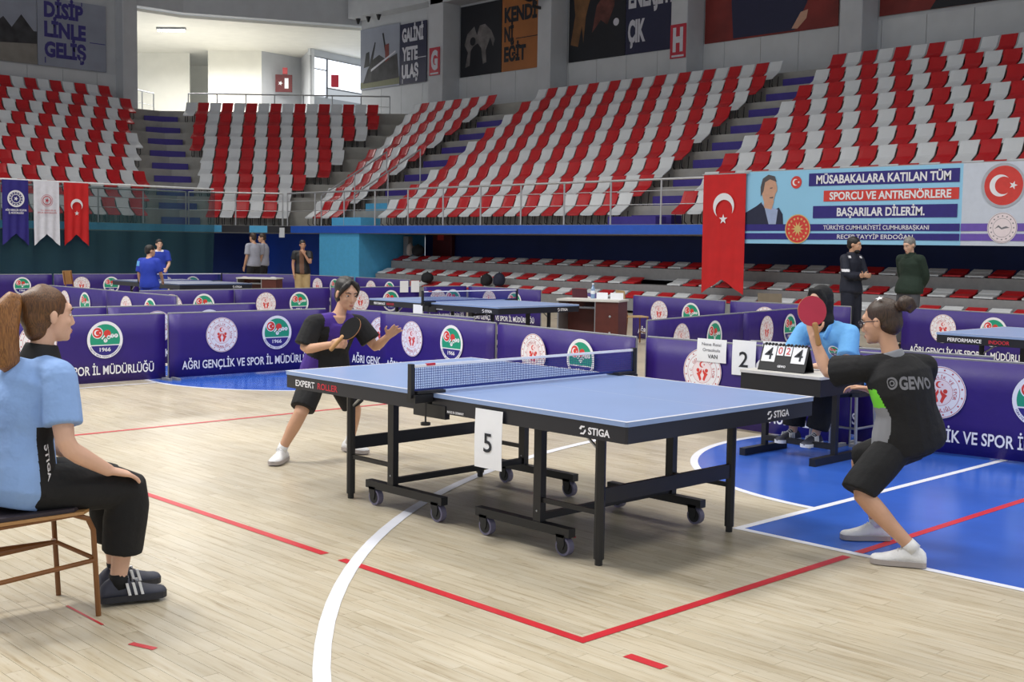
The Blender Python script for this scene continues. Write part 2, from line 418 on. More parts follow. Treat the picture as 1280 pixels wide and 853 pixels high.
for k, (x0, x1) in enumerate(((-31.4, -30.55), (-25.45, -24.8), (-19.5, -18.85), (-13.5, -12.8), (-7.5, -6.8))):
    struct(G().bbox(x0, 25.3, 6.1, x1, 26.17, 15, .02).build('trim_pillar_%d' % (k+1), M_wall), 'grey square pillar number %d from the corner' % (k+1))
struct(G().bbox(-40.0, 16.7, 6.6, -39.35, 17.3, 15, .02).build('trim_pillar_corner', M_wall), 'grey pillar beside the corner concourse')
# roof
struct(G().box(-56, -14, 15, 16, 45, 15.3).build('ceiling', M_wall), 'grey hall ceiling')
# corner concourse
def cpt(px, d):
    q = at(px, 100, d); return Vector((q.x, q.y))
struct(G().prism([(-40.2, 17.2), (-33.2, 25.4), (-36.9, 26.2), cpt(470, 66), cpt(380, 70), cpt(120, 70), cpt(60, 60), (-40.4, 17)], 6.1, 6.58).build('floor_concourse', M_conc), 'concourse floor behind the corner block')
struct(G().prism([(-40.45, 17.2), (-40.4, 19.8), (-37.2, 26.5), cpt(470, 66), cpt(380, 72), cpt(120, 72), cpt(60, 60)], 10.62, 10.74).build('ceiling_concourse', M_cream), 'white ceiling of the corner concourse')
def cwall(name, pa, da, pb, db, mt, lab, z0=6.58, z1=10.62):
    a, b = cpt(pa, da), cpt(pb, db); d = (b-a).normalized(); n = Vector((-d.y, d.x))*.15
    return struct(G().prism([a, b, b+n, a+n], z0, z1).build(name, mt), lab)
cwall('wall_concourse_left', 120, 58, 237, 58, M_cream, 'bright white concourse wall by the stairs')
cwall('wall_concourse_recess', 232, 62, 264, 62, M_cream, 'white recess wall with a door')
cwall('wall_concourse_middle', 260, 57, 327, 57, M_cream, 'cream concourse wall right of the door')
cwall('wall_concourse_grey', 327, 57, 378, 59, M_wall, 'grey concourse wall with a fire cabinet')
cwall('wall_concourse_right', 376, 59, 389, 56, M_wallpanel, 'narrow pale wall beside the window')
cwall('wall_concourse_window', 388, 56, 470, 60, M_wallpanel, 'wall below the concourse window', 6.58, 8.45)
cwall('wall_concourse_top', 388, 56, 470, 60, M_wallpanel, 'wall above the concourse window', 10.3, 10.62)
M_glow = pm('bright_daylight_glass', (236, 242, 252), .3, var=.02, emit=1.6)
wroot = struct(bpy.data.objects.new('window_1', None)); COL.objects.link(wroot); wroot['label'] = 'bright window in the concourse corner'
wa, wbp = cpt(388, 56), cpt(470, 60)
def wbar(t0, t1, z0, z1, th, mt, nm):
    a, b = wa.lerp(wbp, t0), wa.lerp(wbp, t1); d = (b-a).normalized(); n = Vector((-d.y, d.x))*th
    return G().prism([a-n*.5, b-n*.5, b+n*.5, a+n*.5], z0, z1).build(nm, mt, wroot)
wbar(.03, .22, 9.75, 10.25, .03, M_glow, 'pane'); wbar(.03, .22, 8.5, 9.7, .03, M_glow, 'pane'); wbar(.25, .95, 8.95, 10.25, .03, M_glow, 'pane')
M_fr = pm('grey_window_frame', (140, 142, 146), .5)
for t in (.0, .22, .95): wbar(t, t+.025, 8.45, 10.3, .08, M_fr, 'window_frame')
wbar(0, .98, 10.25, 10.3, .08, M_fr, 'window_frame'); wbar(0, .24, 9.7, 9.75, .08, M_fr, 'window_frame'); wbar(.22, .98, 8.9, 8.95, .08, M_fr, 'window_frame')
def wall_thing(px0, px1, py0, py1, d, t=.05):      # thin box facing the camera side at distance d
    a, b = at(px0, py1, d), at(px1, py0, d); dd = Vector((b.x-a.x, b.y-a.y)); L = dd.length; ang = math.atan2(dd.y, dd.x)
    return a, L, b.z-a.z, ang
def wall_box(name, px0, px1, py0, py1, d, mt, lab, cat):
    a, L, h, ang = wall_thing(px0, px1, py0, py1, d)
    o = G().bbox(0, -.1, 0, L, 0, h, .01).build(name, mt, None, loc=a, rot=(0, 0, ang)); tag(o, lab, cat); return o, L, h
dr = struct(bpy.data.objects.new('door_1', None)); COL.objects.link(dr); dr['label'] = 'brown door in the concourse recess'
a_, L_, h_, an_ = wall_thing(247.5, 260, 102.5, 138, 61.8); dr.location = (a_.x, a_.y, 6.58); dr.rotation_euler = (0, 0, an_)
G().box(.06, -.06, 0, L_, 0, 2.0).build('door_leaf', pm('door_brown', (150, 128, 96), .5), dr)
G().box(0, -.08, 0, .06, 0, 2.08).build('door_frame', M_dark, dr); G().box(0.06, -.08, 2.0, L_, 0, 2.08).build('door_frame', M_dark, dr)
fc, L, h = wall_box('fire_cabinet', 344.5, 365.5, 94, 115, 57.55, pm('dark_red_cabinet', (96, 26, 32), .5), 'dark red fire cabinet on the grey concourse wall', 'cabinet')
G().rect(L*.55, h*.2, L*.78, h*.8).build('cabinet_print', M_print_white, fc, loc=(0, -.103, 0), rot=(PI/2, 0, 0)); G().star(L*.3, h*.5, .12).build('cabinet_print', M_print_white, fc, loc=(0, -.103, 0), rot=(PI/2, 0, 0))
wall_box('warning_sign', 353.5, 359.5, 85, 93, 57.6, pm('pale_red_sign', (214, 90, 96), .5), 'small pale red sign above the fire cabinet', 'sign')
wall_box('poster', 413, 423.5, 94, 109, 57.3, M_maroon, 'red and white notice below the concourse window', 'poster')
lt = thing('tube_light', 'lit white tube light on the concourse ceiling', 'lamp', at(214, 36, 51))
q = Vector((at(232, 46, 51)-at(196, 36, 51)).xy).normalized()
lt.rotation_euler = (0, 0, math.atan2(q.y, q.x))
G().box(-.62, -.09, -.03, .62, .09, .05).build('housing', M_fr, lt)
G().tube([(-.58, 0, -.07), (.58, 0, -.07)], .055).build('tube', pm('lit_tube', (255, 255, 250), .4, var=0, emit=6), lt)
area('concourse_lamp', (cpt(215, 52).x, cpt(215, 52).y, 10.3), 3, 950, (1, .99, .97), spread=170)
area('concourse_lamp', (cpt(330, 54).x, cpt(330, 54).y, 10.3), 2.4, 150, (1, .98, .93), spread=170)
for px in (440, 455, 470):
    o = G().tube([(0, 0, 0), (0, 0, -.18)], [.11, .05], seg=10, rnd=1).build('spotlight', M_blackp, None, loc=({440: -36.6, 455: -35.9, 470: -35.2}[px], 25.8, 10.95))
    tag(o, {440: 'leftmost', 455: 'middle', 470: 'rightmost'}[px]+' of three small black spotlights above the soldiers poster', 'spotlight', 'spotlights above the poster')
# ------------------------------------------------------------------ railings
M_rail = pm('brushed_rail', (186, 188, 192), .4, metal=.5)
def railing(name, label, pts, z0, z1, gap=1.55, mids=(.45, .75)):
    t = thing(name, label, 'railing', (pts[0][0], pts[0][1], z0))
    off = Vector((pts[0][0], pts[0][1], z0))
    for (ax, ay), (bx, by) in zip(pts, pts[1:]):
        L = math.hypot(bx-ax, by-ay); n = max(1, round(L/gap))
        for i in range(n+1):
            p = Vector((ax+(bx-ax)*i/n, ay+(by-ay)*i/n, z0))-off
            G().tube([p, p+Vector((0, 0, z1-z0))], .024, seg=8).build('post', M_rail, t)
        for z, r in [(z1, .028)]+[(z0+(z1-z0)*q, .011) for q in mids]:
            G().tube([Vector((ax, ay, z))-off, Vector((bx, by, z))-off], r, seg=8).build('rail', M_rail, t)
    return t
railing('railing', 'steel railing along the long stand above the blue fascia', [(-28.65, 17.12), (8.8, 17.12)], SLAB, 3.15)
railing('railing', 'steel railing across the chamfered corner of the stand', [(-30.9, 14.8), (-28.75, 17.0)], SLAB, 3.15)
railing('railing', 'steel railing above the left stand behind the hanging pennants', [(-30.9, 1.3), (-30.9, 14.7)], SLAB, 3.15)
railing('railing', 'white railing behind the top row of the corner block', [(-38.9, 19.2), (-33.4, 25.0)], 6.58, 7.4, 1.2, (.5,))
railing('railing', 'short white railing beside the corner pillar', [(-40.3, 17.45), (-41.2, 18.9)], 6.58, 7.55, 1.0, (.5,))
t = thing('railing', 'slanted handrail on the stairs by the G sign block', 'railing', (-27.0, 17.3, SLAB))
for x in (0, 1.75):
    G().tube([(x, 0, .95), (x, 2.6, 2.5)], .026).build('rail', M_rail, t)
    for k in (0, .5, 1): G().tube([(x, 2.6*k, 0 if k == 0 else (.5 if k == .5 else 1.0)), (x, 2.6*k, .95+1.55*k)], .022).build('post', M_rail, t)
# ------------------------------------------------------------------ stadium seats
def seat_shell():
    g = G(); hw = .208; prof = [(-.215, .285), (-.20, .315), (-.12, .365), (-.02, .43), (.09, .50), (.125, .535), (.165, .62), (.215, .73), (.255, .81), (.27, .825)]
    n = len(prof)
    for sgn in (0, 1):
        for i, (y, z) in enumerate(prof):
            th = .022
            dy, dz = (0, -th) if i < 5 else (th, -th*.25)
            for x in (-hw, -hw*.55, hw*.55, hw):
                k = .0 if abs(x) == hw else -.012
                yy = y+(0 if i < 5 else -k); zz = z+(k if i < 5 else 0)
                g.v.append((x, yy+(dy if sgn else 0), zz+(dz if sgn else 0)))
    w4 = 4
    for i in range(n-1):
        for j in range(3):
            a = i*w4+j; g.face((a, a+1, a+w4+1, a+w4)); b = n*w4+a; g.face((b, b+w4, b+w4+1, b+1))
    for i in range(n-1):
        for j in (0, 3):
            a = i*w4+j; b = n*w4+a
            g.face((a, a+w4, b+w4, b) if j == 0 else (a, b, b+w4, a+w4))
    for j in range(3):
        a = j; b = n*w4+j; g.face((a, b, b+1, a+1)); a = (n-1)*w4+j; b = n*w4+a; g.face((a, a+1, b+1, b))
    return g
def seat_frame():
    g = G()
    for x in (-.14, .14):
        g.tube([(x, -.13, .33), (x, -.15, .08), (x, -.02, 0.0), (x, .12, .02), (x, .16, .37)], .014, seg=5)
    g.tube([(-.14, .0, .40), (.14, .0, .40)], .014, seg=5)
    return g
SHELL = {}
for c, mt in (('red', M_red), ('white', M_seatw)):
    me = seat_shell().mesh('seat_shell'); me.materials.append(mt); SHELL[c] = me
    me.polygons.foreach_set('use_smooth', [False]*len(me.polygons))
FRAME = seat_frame().mesh('seat_frame'); FRAME.materials.append(M_black)
PITCH = .47
seats = []   # x, y, z, rot, colour, label
def add_seats(block, rows, fn):
    for i in rows:
        for j, (x, y, rz, par) in enumerate(fn(i)):
            seats.append((x, y, SLAB+.5*i, rz, 'red' if par % 2 == 0 else 'white', block, i, j))
def blk_back(xa, xb, flip, par0):
    def fn(i):
        n = int((xb-xa)/PITCH); out = []
        for k in range(n):
            x = (xa+PITCH*(k+.5)) if not flip else (xb-PITCH*(k+.5))
            out.append((x, 18.0+.8*i, 0, k+par0+i))
        return out
    return fn
def blk_g(i):
    o = 1.0+.8*i; x0 = -28.7-.4142*o+.28; out = []; k = 0; x = -26.78-PITCH*.5
    while x-PITCH/2 > x0: out.append((x, 17+o, 0, k+i)); x -= PITCH; k += 1
    return out
def blk_left(i):
    o = 1.0+.8*i; y1 = 14.7+.4142*o-.95; out = []
    # columns stay aligned from row to row
    k = 0; y = 17.6-PITCH*.5
    while y > 2.0:
        if y+PITCH/2 <= y1 and not (i == 9 and y > 16.3): out.append((-31-o, y, PI/2, k+i))
        y -= PITCH; k += 1
    return out
def blk_corner(i):
    o = 1.0+.8*i
    a = Vector((-31-o, 14.7+.4142*o)); b = Vector((-28.7-.4142*o, 17+o)); L = (b-a).length; d = (b-a).normalized()
    s0 = .85; s1 = L-.28; mid = L/2; out = []
    k0 = math.ceil((s0+PITCH/2-mid)/PITCH); k1 = math.floor((s1-PITCH/2-mid)/PITCH)
    for k in range(k0, k1+1):
        p = a+d*(mid+k*PITCH-.14*(i%3)); out.append((p.x, p.y, PI/4, k+i//3))
    return out
add_seats('left block', range(10), blk_left)
add_seats('corner block', range(9), blk_corner)
add_seats('narrow G block', range(9), blk_g)
add_seats('long middle block', range(9), blk_back(-25.15, -14.85, True, 1))
add_seats('right block', range(9), blk_back(-13.3, -1.6, False, 0))
vis = []
for s in seats:
    p = pix((s[0], s[1], s[2]+.5))
    inview = -15 < p[0] < 1295 and p[1] > -10
    vis.append((p[2]+(0 if inview else 1000), s))
vis.sort(key=lambda q: q[0])
fromtxt = {'left block': 'from the stairs', 'corner block': 'from its left', 'narrow G block': 'left of the stairs', 'long middle block': 'left of the stairs', 'right block': 'right of the stairs'}
for d, (x, y, z, rz, c, blk, i, j) in vis[:300]:
    nm = blk if blk != 'left block' else 'left block'
    lab = '%s plastic seat, %s, %s row up, %s %s' % (c, nm, ordn(i+1), ordn(j+1), fromtxt[blk])
    o = bpy.data.objects.new('stadium_seat', None); COL.objects.link(o); o.location = (x, y, z); o.rotation_euler = (0, 0, rz); o.empty_display_size = .05
    tag(o, lab, 'seat', 'stadium seats on the terraces')
    for nm2, me in (('seat_shell', SHELL[c]), ('seat_frame', FRAME)):
        ch_ = bpy.data.objects.new(nm2, me); COL.objects.link(ch_); ch_.parent = o
g = G()
for d, (x, y, z, rz, c, blk, i, j) in vis[300:]:
    Mx = Matrix.Translation((x, y, z)) @ Matrix.Rotation(rz, 4, 'Z')
    g.mi = 0 if c == 'red' else 1; g.addmesh(SHELL[c], Mx)
    g.mi = 2; g.addmesh(FRAME, Mx)
o = g.build('stadium_seats', [M_red, M_seatw, M_black]); tag(o, 'far rows of red and white plastic stadium seats', 'seats', kind='stuff')
# ------------------------------------------------------------------ retractable bleachers
def low_seat():
    g = G()
    pr = [(-.2, .012), (-.2, .04), (.03, .085), (.06, .11), (.19, .165), (.2, .14), (.04, .06)]
    b = len(g.v); n = len(pr)
    for x in (-.205, .205): g.v += [(x*(.93 if k in (0, 1, 4, 5) else 1), y, z) for k, (y, z) in enumerate(pr)]
    for i in range(n): j = (i+1) % n; g.face((b+i, b+j, b+n+j, b+n+i))
    g.face([b+i for i in range(n)][::-1]); g.face([b+n+i for i in range(n)])
    g.box(-.15, -.15, 0, -.11, .12, .05); g.box(.11, -.15, 0, .15, .12, .05)
    return g
LOW = {}
for c, mt in (('red', M_red), ('white', M_seatw)):
    me = low_seat().mesh('low_seat'); me.materials.append(mt); LOW[c] = me
bl = thing('bleacher', 'grey three-tier retractable bleacher under the long stand', 'bleacher', (-10, 17, 0.001))
for k, (yf, z) in enumerate(((18.2, 1.05), (17.6, .66), (17.04, .34))):
    G().box(-14.5, yf-17, z-.05, 19, yf-17+.6, z).build('deck', M_deck, bl)
    G().box(-14.5, yf-17-.04, z-.27, 19, yf-17, z+.0).build('fascia', M_deck, bl)
    G().box(-14.5, yf-17+.4, 0.0, 19, yf-17+.46, z-.05).build('riser', M_black, bl)
    G().box(-14.5, yf-17-.05, z-.285, 19, yf-17+.01, z-.265).build('edge_strip', M_steel, bl)
    nm = ('top', 'middle', 'bottom')[k]
    for j in range(48):
        x = -24.3+j*PITCH
        if (k == 1 and j in (22, 23)) or x > -.5: continue
        c = 'red' if (j+k) % 2 == 0 else 'white'
        p = pix((x, yf+.2, z))
        if p[0] > 1300: continue
        o = link('spectator_seat', LOW[c], None, None, loc=(x, yf+.22, z+.002))
        tag(o, '%s low bleacher seat, %s tier, %s from the light blue pier' % (c, nm, ordn(j+1)), 'seat', 'low seats on the bleacher')
# ------------------------------------------------------------------ emblems (flat prints)
def emblem_ministry():
    g = G(); R = .2
    g.mi = 0; g.disc(0, 0, R, 0, 40)
    g.mi = 1; g.annulus(0, 0, R*.955, R*.975, .0006, 40); g.annulus(0, 0, R*.76, R*.775, .0006, 40); g.annulus(0, 0, R*.5, R*.512, .0006, 32)
    g.mi = 2; g.disc(0, 0, R*.5, .0004, 28)
    g.mi = 1
    for k in range(16): g.star(.865*R*math.cos(2*PI*k/16+.2), .865*R*math.sin(2*PI*k/16+.2), R*.055, .0008, 2*PI*k/16)
    ring_text(g, 'T.C. GENÇLİK VE SPOR', R*.6, R*.12, .0008, math.radians(200), math.radians(-20))
    ring_text(g, 'BAKANLIĞI', R*.68, R*.12, .0008, math.radians(235), math.radians(305), True)
    g.mi = 3
    g.crescent(-.02*R, .3*R, .13*R, .1*R, .05*R, .001); g.star(.1*R, .3*R, .05*R, .001)
    for sx in (-1, 1):
        g.disc(sx*.22*R, .05*R, .085*R, .001, 12)
        g.poly([(sx*.05*R, .12*R), (sx*.13*R, .0), (sx*.3*R, -.1*R), (sx*.22*R, -.2*R), (sx*.12*R, -.42*R), (sx*.03*R, -.34*R), (sx*.1*R, -.15*R), (sx*.02*R, .0)], .001)
    return g
def emblem_federation():
    g = G(); R = .2; r = R*.84
    g.mi = 0; g.disc(0, 0, R, 0, 40)
    g.mi = 2; g.poly([(r*math.cos(a), r*math.sin(a)) for a in [math.radians(-18+216*i/30) for i in range(31)]], .0005)
    g.mi = 1; g.poly([(r*math.cos(a), r*math.sin(a)) for a in [math.radians(202+136*i/24) for i in range(25)]], .0005)
    g.mi = 0; g.disc(-.42*R, .38*R, .31*R, .0009, 24)
    g.mi = 3; g.disc(-.42*R, .38*R, .27*R, .0012, 24); g.disc(.12*R, .33*R, .2*R, .0012, 20); g.poly([(-.06*R, .2*R), (.02*R, .1*R), (.2*R, .28*R), (.1*R, .4*R)], .0011)
    g.mi = 0; g.crescent(-.45*R, .38*R, .16*R, .125*R, .055*R, .0015, rot=0); g.star(-.28*R, .38*R, .06*R, .0015)
    g.poly([(-.22*R, .06*R), (-.16*R, .02*R), (0, .2*R), (-.05*R, .25*R)], .0015)
    for x, y in ((.02, -.04), (.2, .13), (.4, .2), (.62, .2)): g.disc(x*R, y*R, .11*R, .0018, 14)
    g.mi = 2
    for ch, (x, y) in zip('TMTF', ((.02, -.04), (.2, .13), (.4, .2), (.62, .2))): g.addmesh(text_mesh(ch, None, R*.12, .01), Matrix.Translation((x*R, y*R, .0022)))
    g.mi = 0; g.addmesh(text_mesh('1966', R*.62, R*.2, .02), Matrix.Translation((0, -.52*R, .0012)))
    g.mi = 1; ring_text(g, 'TÜRKİYE MASA TENİSİ FEDERASYONU', R*.92, R*.075, .0012, math.radians(205), math.radians(335), True)
    return g
EM_A = emblem_ministry().mesh('emblem')
for mt in (M_print_white, M_maroon, M_pink, M_redprint): EM_A.materials.append(mt)
EM_B = emblem_federation().mesh('emblem')
for mt in (M_print_white, M_navyprint, M_green, M_redprint): EM_B.materials.append(mt)
UPR = (PI/2, 0, 0)
# ------------------------------------------------------------------ court barriers
BH = .735
def panel_mesh(L, wob):
    g = G(); n = 14
    for yy in (0, .018):
        for i in range(n+1):
            x = L*i/n
            for z in (.015, .25, .5, BH-.005):
                dy = wob*math.sin(i*1.3+z*4)*math.sin(PI*i/n)
                g.v.append((x, yy+dy, z))
    for i in range(n):
        for j in range(3):
            a = i*4+j; b = a+(n+1)*4
            g.face((a, a+4, a+5, a+1)); g.face((b, b+1, b+5, b+4))
    for i in range(n):
        a = i*4; b = a+(n+1)*4; g.face((a, b, b+4, a+4)); a += 3; b += 3; g.face((a, a+4, b+4, b))
    for i in (0, n):
        for j in range(3):
            a = i*4+j; b = a+(n+1)*4; g.face((a, a+1, b+1, b) if i == 0 else (a, b, b+1, a+1))
    return g
PANEL = {}
FRAMEB = {}
FOOT = G().box(-.02, -.17, 0, .02, .19, .025).box(-.015, .022, 0, .015, .05, .1).mesh('foot'); FOOT.materials.append(M_fr)
TXT = 'AĞRI GENÇLİK VE SPOR İL MÜDÜRLÜĞÜ'
def barrier(label, a, b, full=True, wob=.004):
    L = math.hypot(b[0]-a[0], b[1]-a[1]); rz = math.atan2(b[1]-a[1], b[0]-a[0])
    t = thing('court_barrier', label, 'barrier', (a[0], a[1], .001), rz, 'purple court barriers')
    Lk = round(L, 2)
    if (Lk, wob) not in PANEL:
        me = panel_mesh(Lk, wob).mesh('vinyl_panel'); me.materials.append(M_purple); me.polygons.foreach_set('use_smooth', [True]*len(me.polygons)); PANEL[(Lk, wob)] = me
        g = G(); g.tube([(0, .03, 0.02), (0, .03, BH), (Lk, .03, BH), (Lk, .03, .02)], .011, seg=6); m2 = g.mesh('frame'); m2.materials.append(M_fr); FRAMEB[Lk] = m2
    link('vinyl_panel', PANEL[(Lk, wob)], None, t)
    if Lk not in FRAMEB: FRAMEB[Lk] = FRAMEB[list(FRAMEB)[0]]
    link('frame', FRAMEB[Lk], None, t)
    for x in (.03, Lk-.03): link('foot', FOOT, None, t, loc=(x, 0, 0))
    y = -.006-wob*1.1
    if Lk > 1.0:
        link('emblem', EM_A, None, t, loc=(Lk*.31, y, .475), rot=UPR)
    link('emblem', EM_B, None, t, loc=(Lk*(.66 if Lk > 1 else .5), y, .475), rot=UPR)
    if full: text(TXT, M_print_white, t, (Lk*.5, y, .15), width=Lk*.86, height=.092, bold=.018)
    return t
BAR = [
 ('purple barrier directly behind the seated umpire\'s face', (-7.42, -.45), (-7.42, 1.62)),
 ('purple barrier left of the far player, white ball emblem beside round seal', (-7.40, 1.66), (-7.36, 3.74)),
 ('purple barrier partly hidden behind the far player', (-7.15, 3.86), (-5.1, 4.12)),
 ('purple barrier behind the far player\'s outstretched hand', (-6.36, 3.80), (-4.27, 3.68)),
 ('crumpled purple barrier behind the table net', (-4.22, 3.68), (-2.16, 3.44)),
 ('purple barrier carrying the white number sheets beside the scorer desk', (-2.14, 3.58), (-.1, 3.63)),
 ('purple barrier behind the near player\'s legs', (-.1, 3.76), (1.97, 4.04)),
 ('purple barrier glimpsed behind the scorer\'s stool', (-1.3, 3.98), (.75, 4.26)),
 ('purple barrier overlapping close behind the umpire\'s barrier', (-8.95, -.4), (-8.95, 1.66)),
 ('purple barrier just behind the one with the ball emblem', (-8.95, 1.68), (-8.9, 3.7)),
 ('purple barrier end-on left of the second court, behind umpire\'s forehead', (-15.9, 3.85), (-13.65, 3.86)),
 ('purple barrier sloping down beside the short dividing row on the left', (-13.55, 3.82), (-11.3, 3.82)),
 ('purple barrier in front of the boys in blue', (-13.15, 4.2), (-13.15, 5.9)),
 ('purple barrier below the brown far desk', (-13.2, 5.95), (-13.2, 7.9)),
 ('purple barrier just left of the far player\'s head', (-13.2, 7.95), (-13.2, 10.0)),
 ('purple barrier behind the left tip of the middle table', (-13.1, 10.05), (-13.05, 11.1)),
 ('purple barrier behind the middle table', (-12.95, 11.06), (-10.9, 11.02)),
 ('purple barrier right of the wooden chair by the desk', (-8.45, 10.8), (-6.38, 10.55)),
 ('purple barrier below the swallow tip of the hanging red flag', (-6.3, 10.6), (-4.3, 10.75)),
 ('purple barrier receding behind the white number sheets', (-3.7, 5.5), (-4.1, 7.85)),
 ('purple barrier at the far end of the receding row', (-4.12, 7.9), (-4.45, 9.95)),
 ('purple barrier in front of the man in green', (-3.75, 11.25), (-1.6, 11.05)),
 ('purple barrier at the right edge behind the right table', (-1.55, 11.05), (.5, 11.0)),
 ('far purple barrier at the left photo edge under the net', (-22.6, 4.7), (-22.6, 6.75)),
 ('far purple barrier under the red pennant', (-22.6, 6.8), (-22.5, 8.85)),
 ('far purple barrier behind the boys\' table net', (-22.5, 8.9), (-22.4, 10.95)),
 ('far purple barrier below the two men in grey', (-22.4, 11.0), (-21.0, 12.5)),
 ('far purple barrier below the man in beige trousers', (-20.9, 12.5), (-18.9, 12.6)),
 ('short purple barrier standing beside the desk with the bottle', (-9.9, 10.9), (-9.2, 10.85)),
 ('far purple barrier under the left end of the bleachers', (-18.8, 12.6), (-16.75, 12.6)),
]
for i, (lab, a_, b_) in enumerate(BAR): barrier(lab, a_, b_, wob=.022 if 'crumpled' in lab else .004)
# ------------------------------------------------------------------ table-tennis tables
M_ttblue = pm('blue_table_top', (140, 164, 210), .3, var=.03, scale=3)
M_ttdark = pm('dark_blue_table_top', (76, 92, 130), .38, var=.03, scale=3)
M_apron = pm('black_apron', (30, 31, 40), .4)
M_rubber = pm('grey_wheel_tyre', (118, 114, 140), .5)
M_netc = pm('navy_net_cord', (34, 52, 128), .7)
M_redtab = pm('red_tab', (196, 40, 60), .5)
NETW = None
def net_mesh(x0, x1, z0, z1, step):
    g = G(); n = int((x1-x0)/step); t = .0011
    for i in range(n+1):
        x = x0+(x1-x0)*i/n; g.box(-t, x-t, z0, t, x+t, z1)
    mz = int((z1-z0)/step)
    for i in range(mz+1):
        z = z0+(z1-z0)*i/mz; g.box(-t, x0, z-t, t, x1, z+t)
    return g.mesh('net_mesh')
def tt_table(label, cx, cy, top, logos, side_logo=None, detail=True, rz=0):
    t = thing('table_tennis_table', label, 'table', (cx, cy, 0.001), rz, 'table tennis tables')
    L, W, H = 1.37, .7625, .76
    for s in (-1, 1):
        x0, x1 = sorted((s*.004, s*L))
        h = G().bbox(x0, -W, H-.022, x1, W, H, .012).build('table_top', top, t)
        G().bbox(x0+.004, -W+.004, H-.10, x1-.004, W-.004, H-.022, .01).build('apron', M_apron, t)
        e = .0006
        G().rect(x0, -W, x1, -W+.02, H+e).build('white_line', M_lw, h); G().rect(x0, W-.02, x1, W, H+e).build('white_line', M_lw, h)
        G().rect(s*L-.02 if s > 0 else -L, -W+.02, L if s > 0 else -L+.02, W-.02, H+e).build('white_line', M_lw, h)
        G().rect(x0, -.0015, x1, .0015, H+e).build('white_line', M_lw, h)
        for sy in (-1, 1):
            ly = sy*.53
            G().tube([(s*1.01, ly, .03), (s*1.01, ly, H-.09)], .026, seg=8).tube([(s*1.01, ly, 0), (s*1.01, ly, .032)], .019, seg=8).build('leg', M_black, t)
            if detail:
                G().box(s*.6-.026, ly-.02, .125, s*.6+.026, ly+.02, H-.09).build('upright', M_black, t)
                c = G().box(min(s*.14, s*.83), ly-.024, .1, max(s*.14, s*.83), ly+.024, .145).build('carriage_bar', M_black, t)
                for wx in (.2, .77):
                    x = s*wx
                    wl_ = G().tube([(x+.012, ly-.018, .05), (x+.012, ly+.018, .05)], .048, seg=18).build('wheel', M_rubber, t)
                    G().tube([(x+.012, ly-.021, .05), (x+.012, ly+.021, .05)], .036, seg=16).build('hub', M_blackp, wl_)
                    G().prismy([(x-.028, .11), (x+.028, .11), (x+.03, .06), (x+.02, .035), (x, .04), (x-.025, .075)], ly-.026, ly-.0195).prismy([(x-.028, .11), (x+.028, .11), (x+.03, .06), (x+.02, .035), (x, .04), (x-.025, .075)], ly+.0195, ly+.026).box(x-.028, ly-.026, .095, x+.028, ly+.026, .112).build('fork', M_blackp, t)
                G().box(min(s*.62, s*1.0), ly-.008, .245, max(s*.62, s*1.0), ly+.008, .27).build('tie_rod', M_black, t)
                G().tube([(s*.86, ly, H-.1), (s*1.0, ly, .56)], .008, seg=6).build('brace', M_steel, t)
                for bz in (.14, .2): G().ell((s*.6, ly-.021, bz), ((.006, 0, 0), (0, .003, 0), (0, 0, .006)), 6, 4).build('bolt', M_steel, t)
        if detail:
            G().box(s*1.01-.012, -.53, .30, s*1.01+.012, .53, .375).build('crossbar', M_black, t)
            G().box(s*.6-.014, -.53, .15, s*.6+.014, .53, .185).build('crossbar', M_black, t)
            G().box(s*.6-.012, -.53, .60, s*.6+.012, .53, .63).build('crossbar', M_black, t)
    if detail:
        G().box(-.13, -W-.002, H-.13, .13, -W+.03, H-.06).build('net_plate', M_black, t)
        text('MADE IN GERMANY', M_print_white, t, (.21, -W-.0005, H-.085), width=.13, height=.012, bold=.02)
        G().ell((.80, -.50, .098), ((.03, 0, 0), (0, .012, 0), (0, 0, .007)), 8, 5).build('brake_pedal', M_redtab, t)
    # net set
    nt_ = thing('net_set', 'x', 'net'); del nt_['label']; del nt_['category']; nt_.parent = t; nt_.name = 'net_set'
    o = .125; z0, z1 = H+.012, H+.1525
    for sy in (-1, 1):
        yy = sy*(W+o)
        G().box(-.014, yy-.012, H-.02, .014, yy+.012, z1+.006).build('net_post', M_black, nt_)
        G().prism([(-.03, yy-.02*sy), (.03, yy-.02*sy), (.05, sy*(W-.07)), (-.05, sy*(W-.07))][::sy], H+.002, H+.016).build('net_clamp', M_black, nt_)
        G().box(-.035, min(yy, sy*(W+.002)), H-.045, .035, max(yy, sy*(W+.002)), H-.002).build('net_clamp', M_black, nt_)
        if detail: G().tube([(.03, sy*(W+.05), H-.04), (.03, sy*(W+.05), H-.15)], .005, seg=6).tube([(.03, sy*(W+.05), H-.15), (.03, sy*(W+.05), H-.165)], .026, seg=8).build('clamp_screw', M_black, nt_)
    me = net_mesh(-W-o, W+o, z0+.012, z1-.014, .0125 if detail else .03); me.materials.append(M_netc); link('net_mesh', me, None, nt_)
    G().box(-.004, -W-o, z1-.014, .004, W+o, z1).build('net_tape', M_print_white, nt_)
    G().box(-.003, -W-o, z0, .003, W+o, z0+.014).build('net_cord', M_netc, nt_)
    if detail: G().box(-.006, -W-o+.10, z1-.008, .006, -W-o+.16, z1+.004).build('tension_tab', M_redtab, nt_)
    for (s_, mt, x, wd, h) in logos: text(s_, mt, t, (x, -W+.0028, H-.063), width=wd, height=h, bold=.02)
    if side_logo:
        stiga(t, (L-.0028, .46, H-.063), (PI/2, 0, PI/2), .2)
    return t
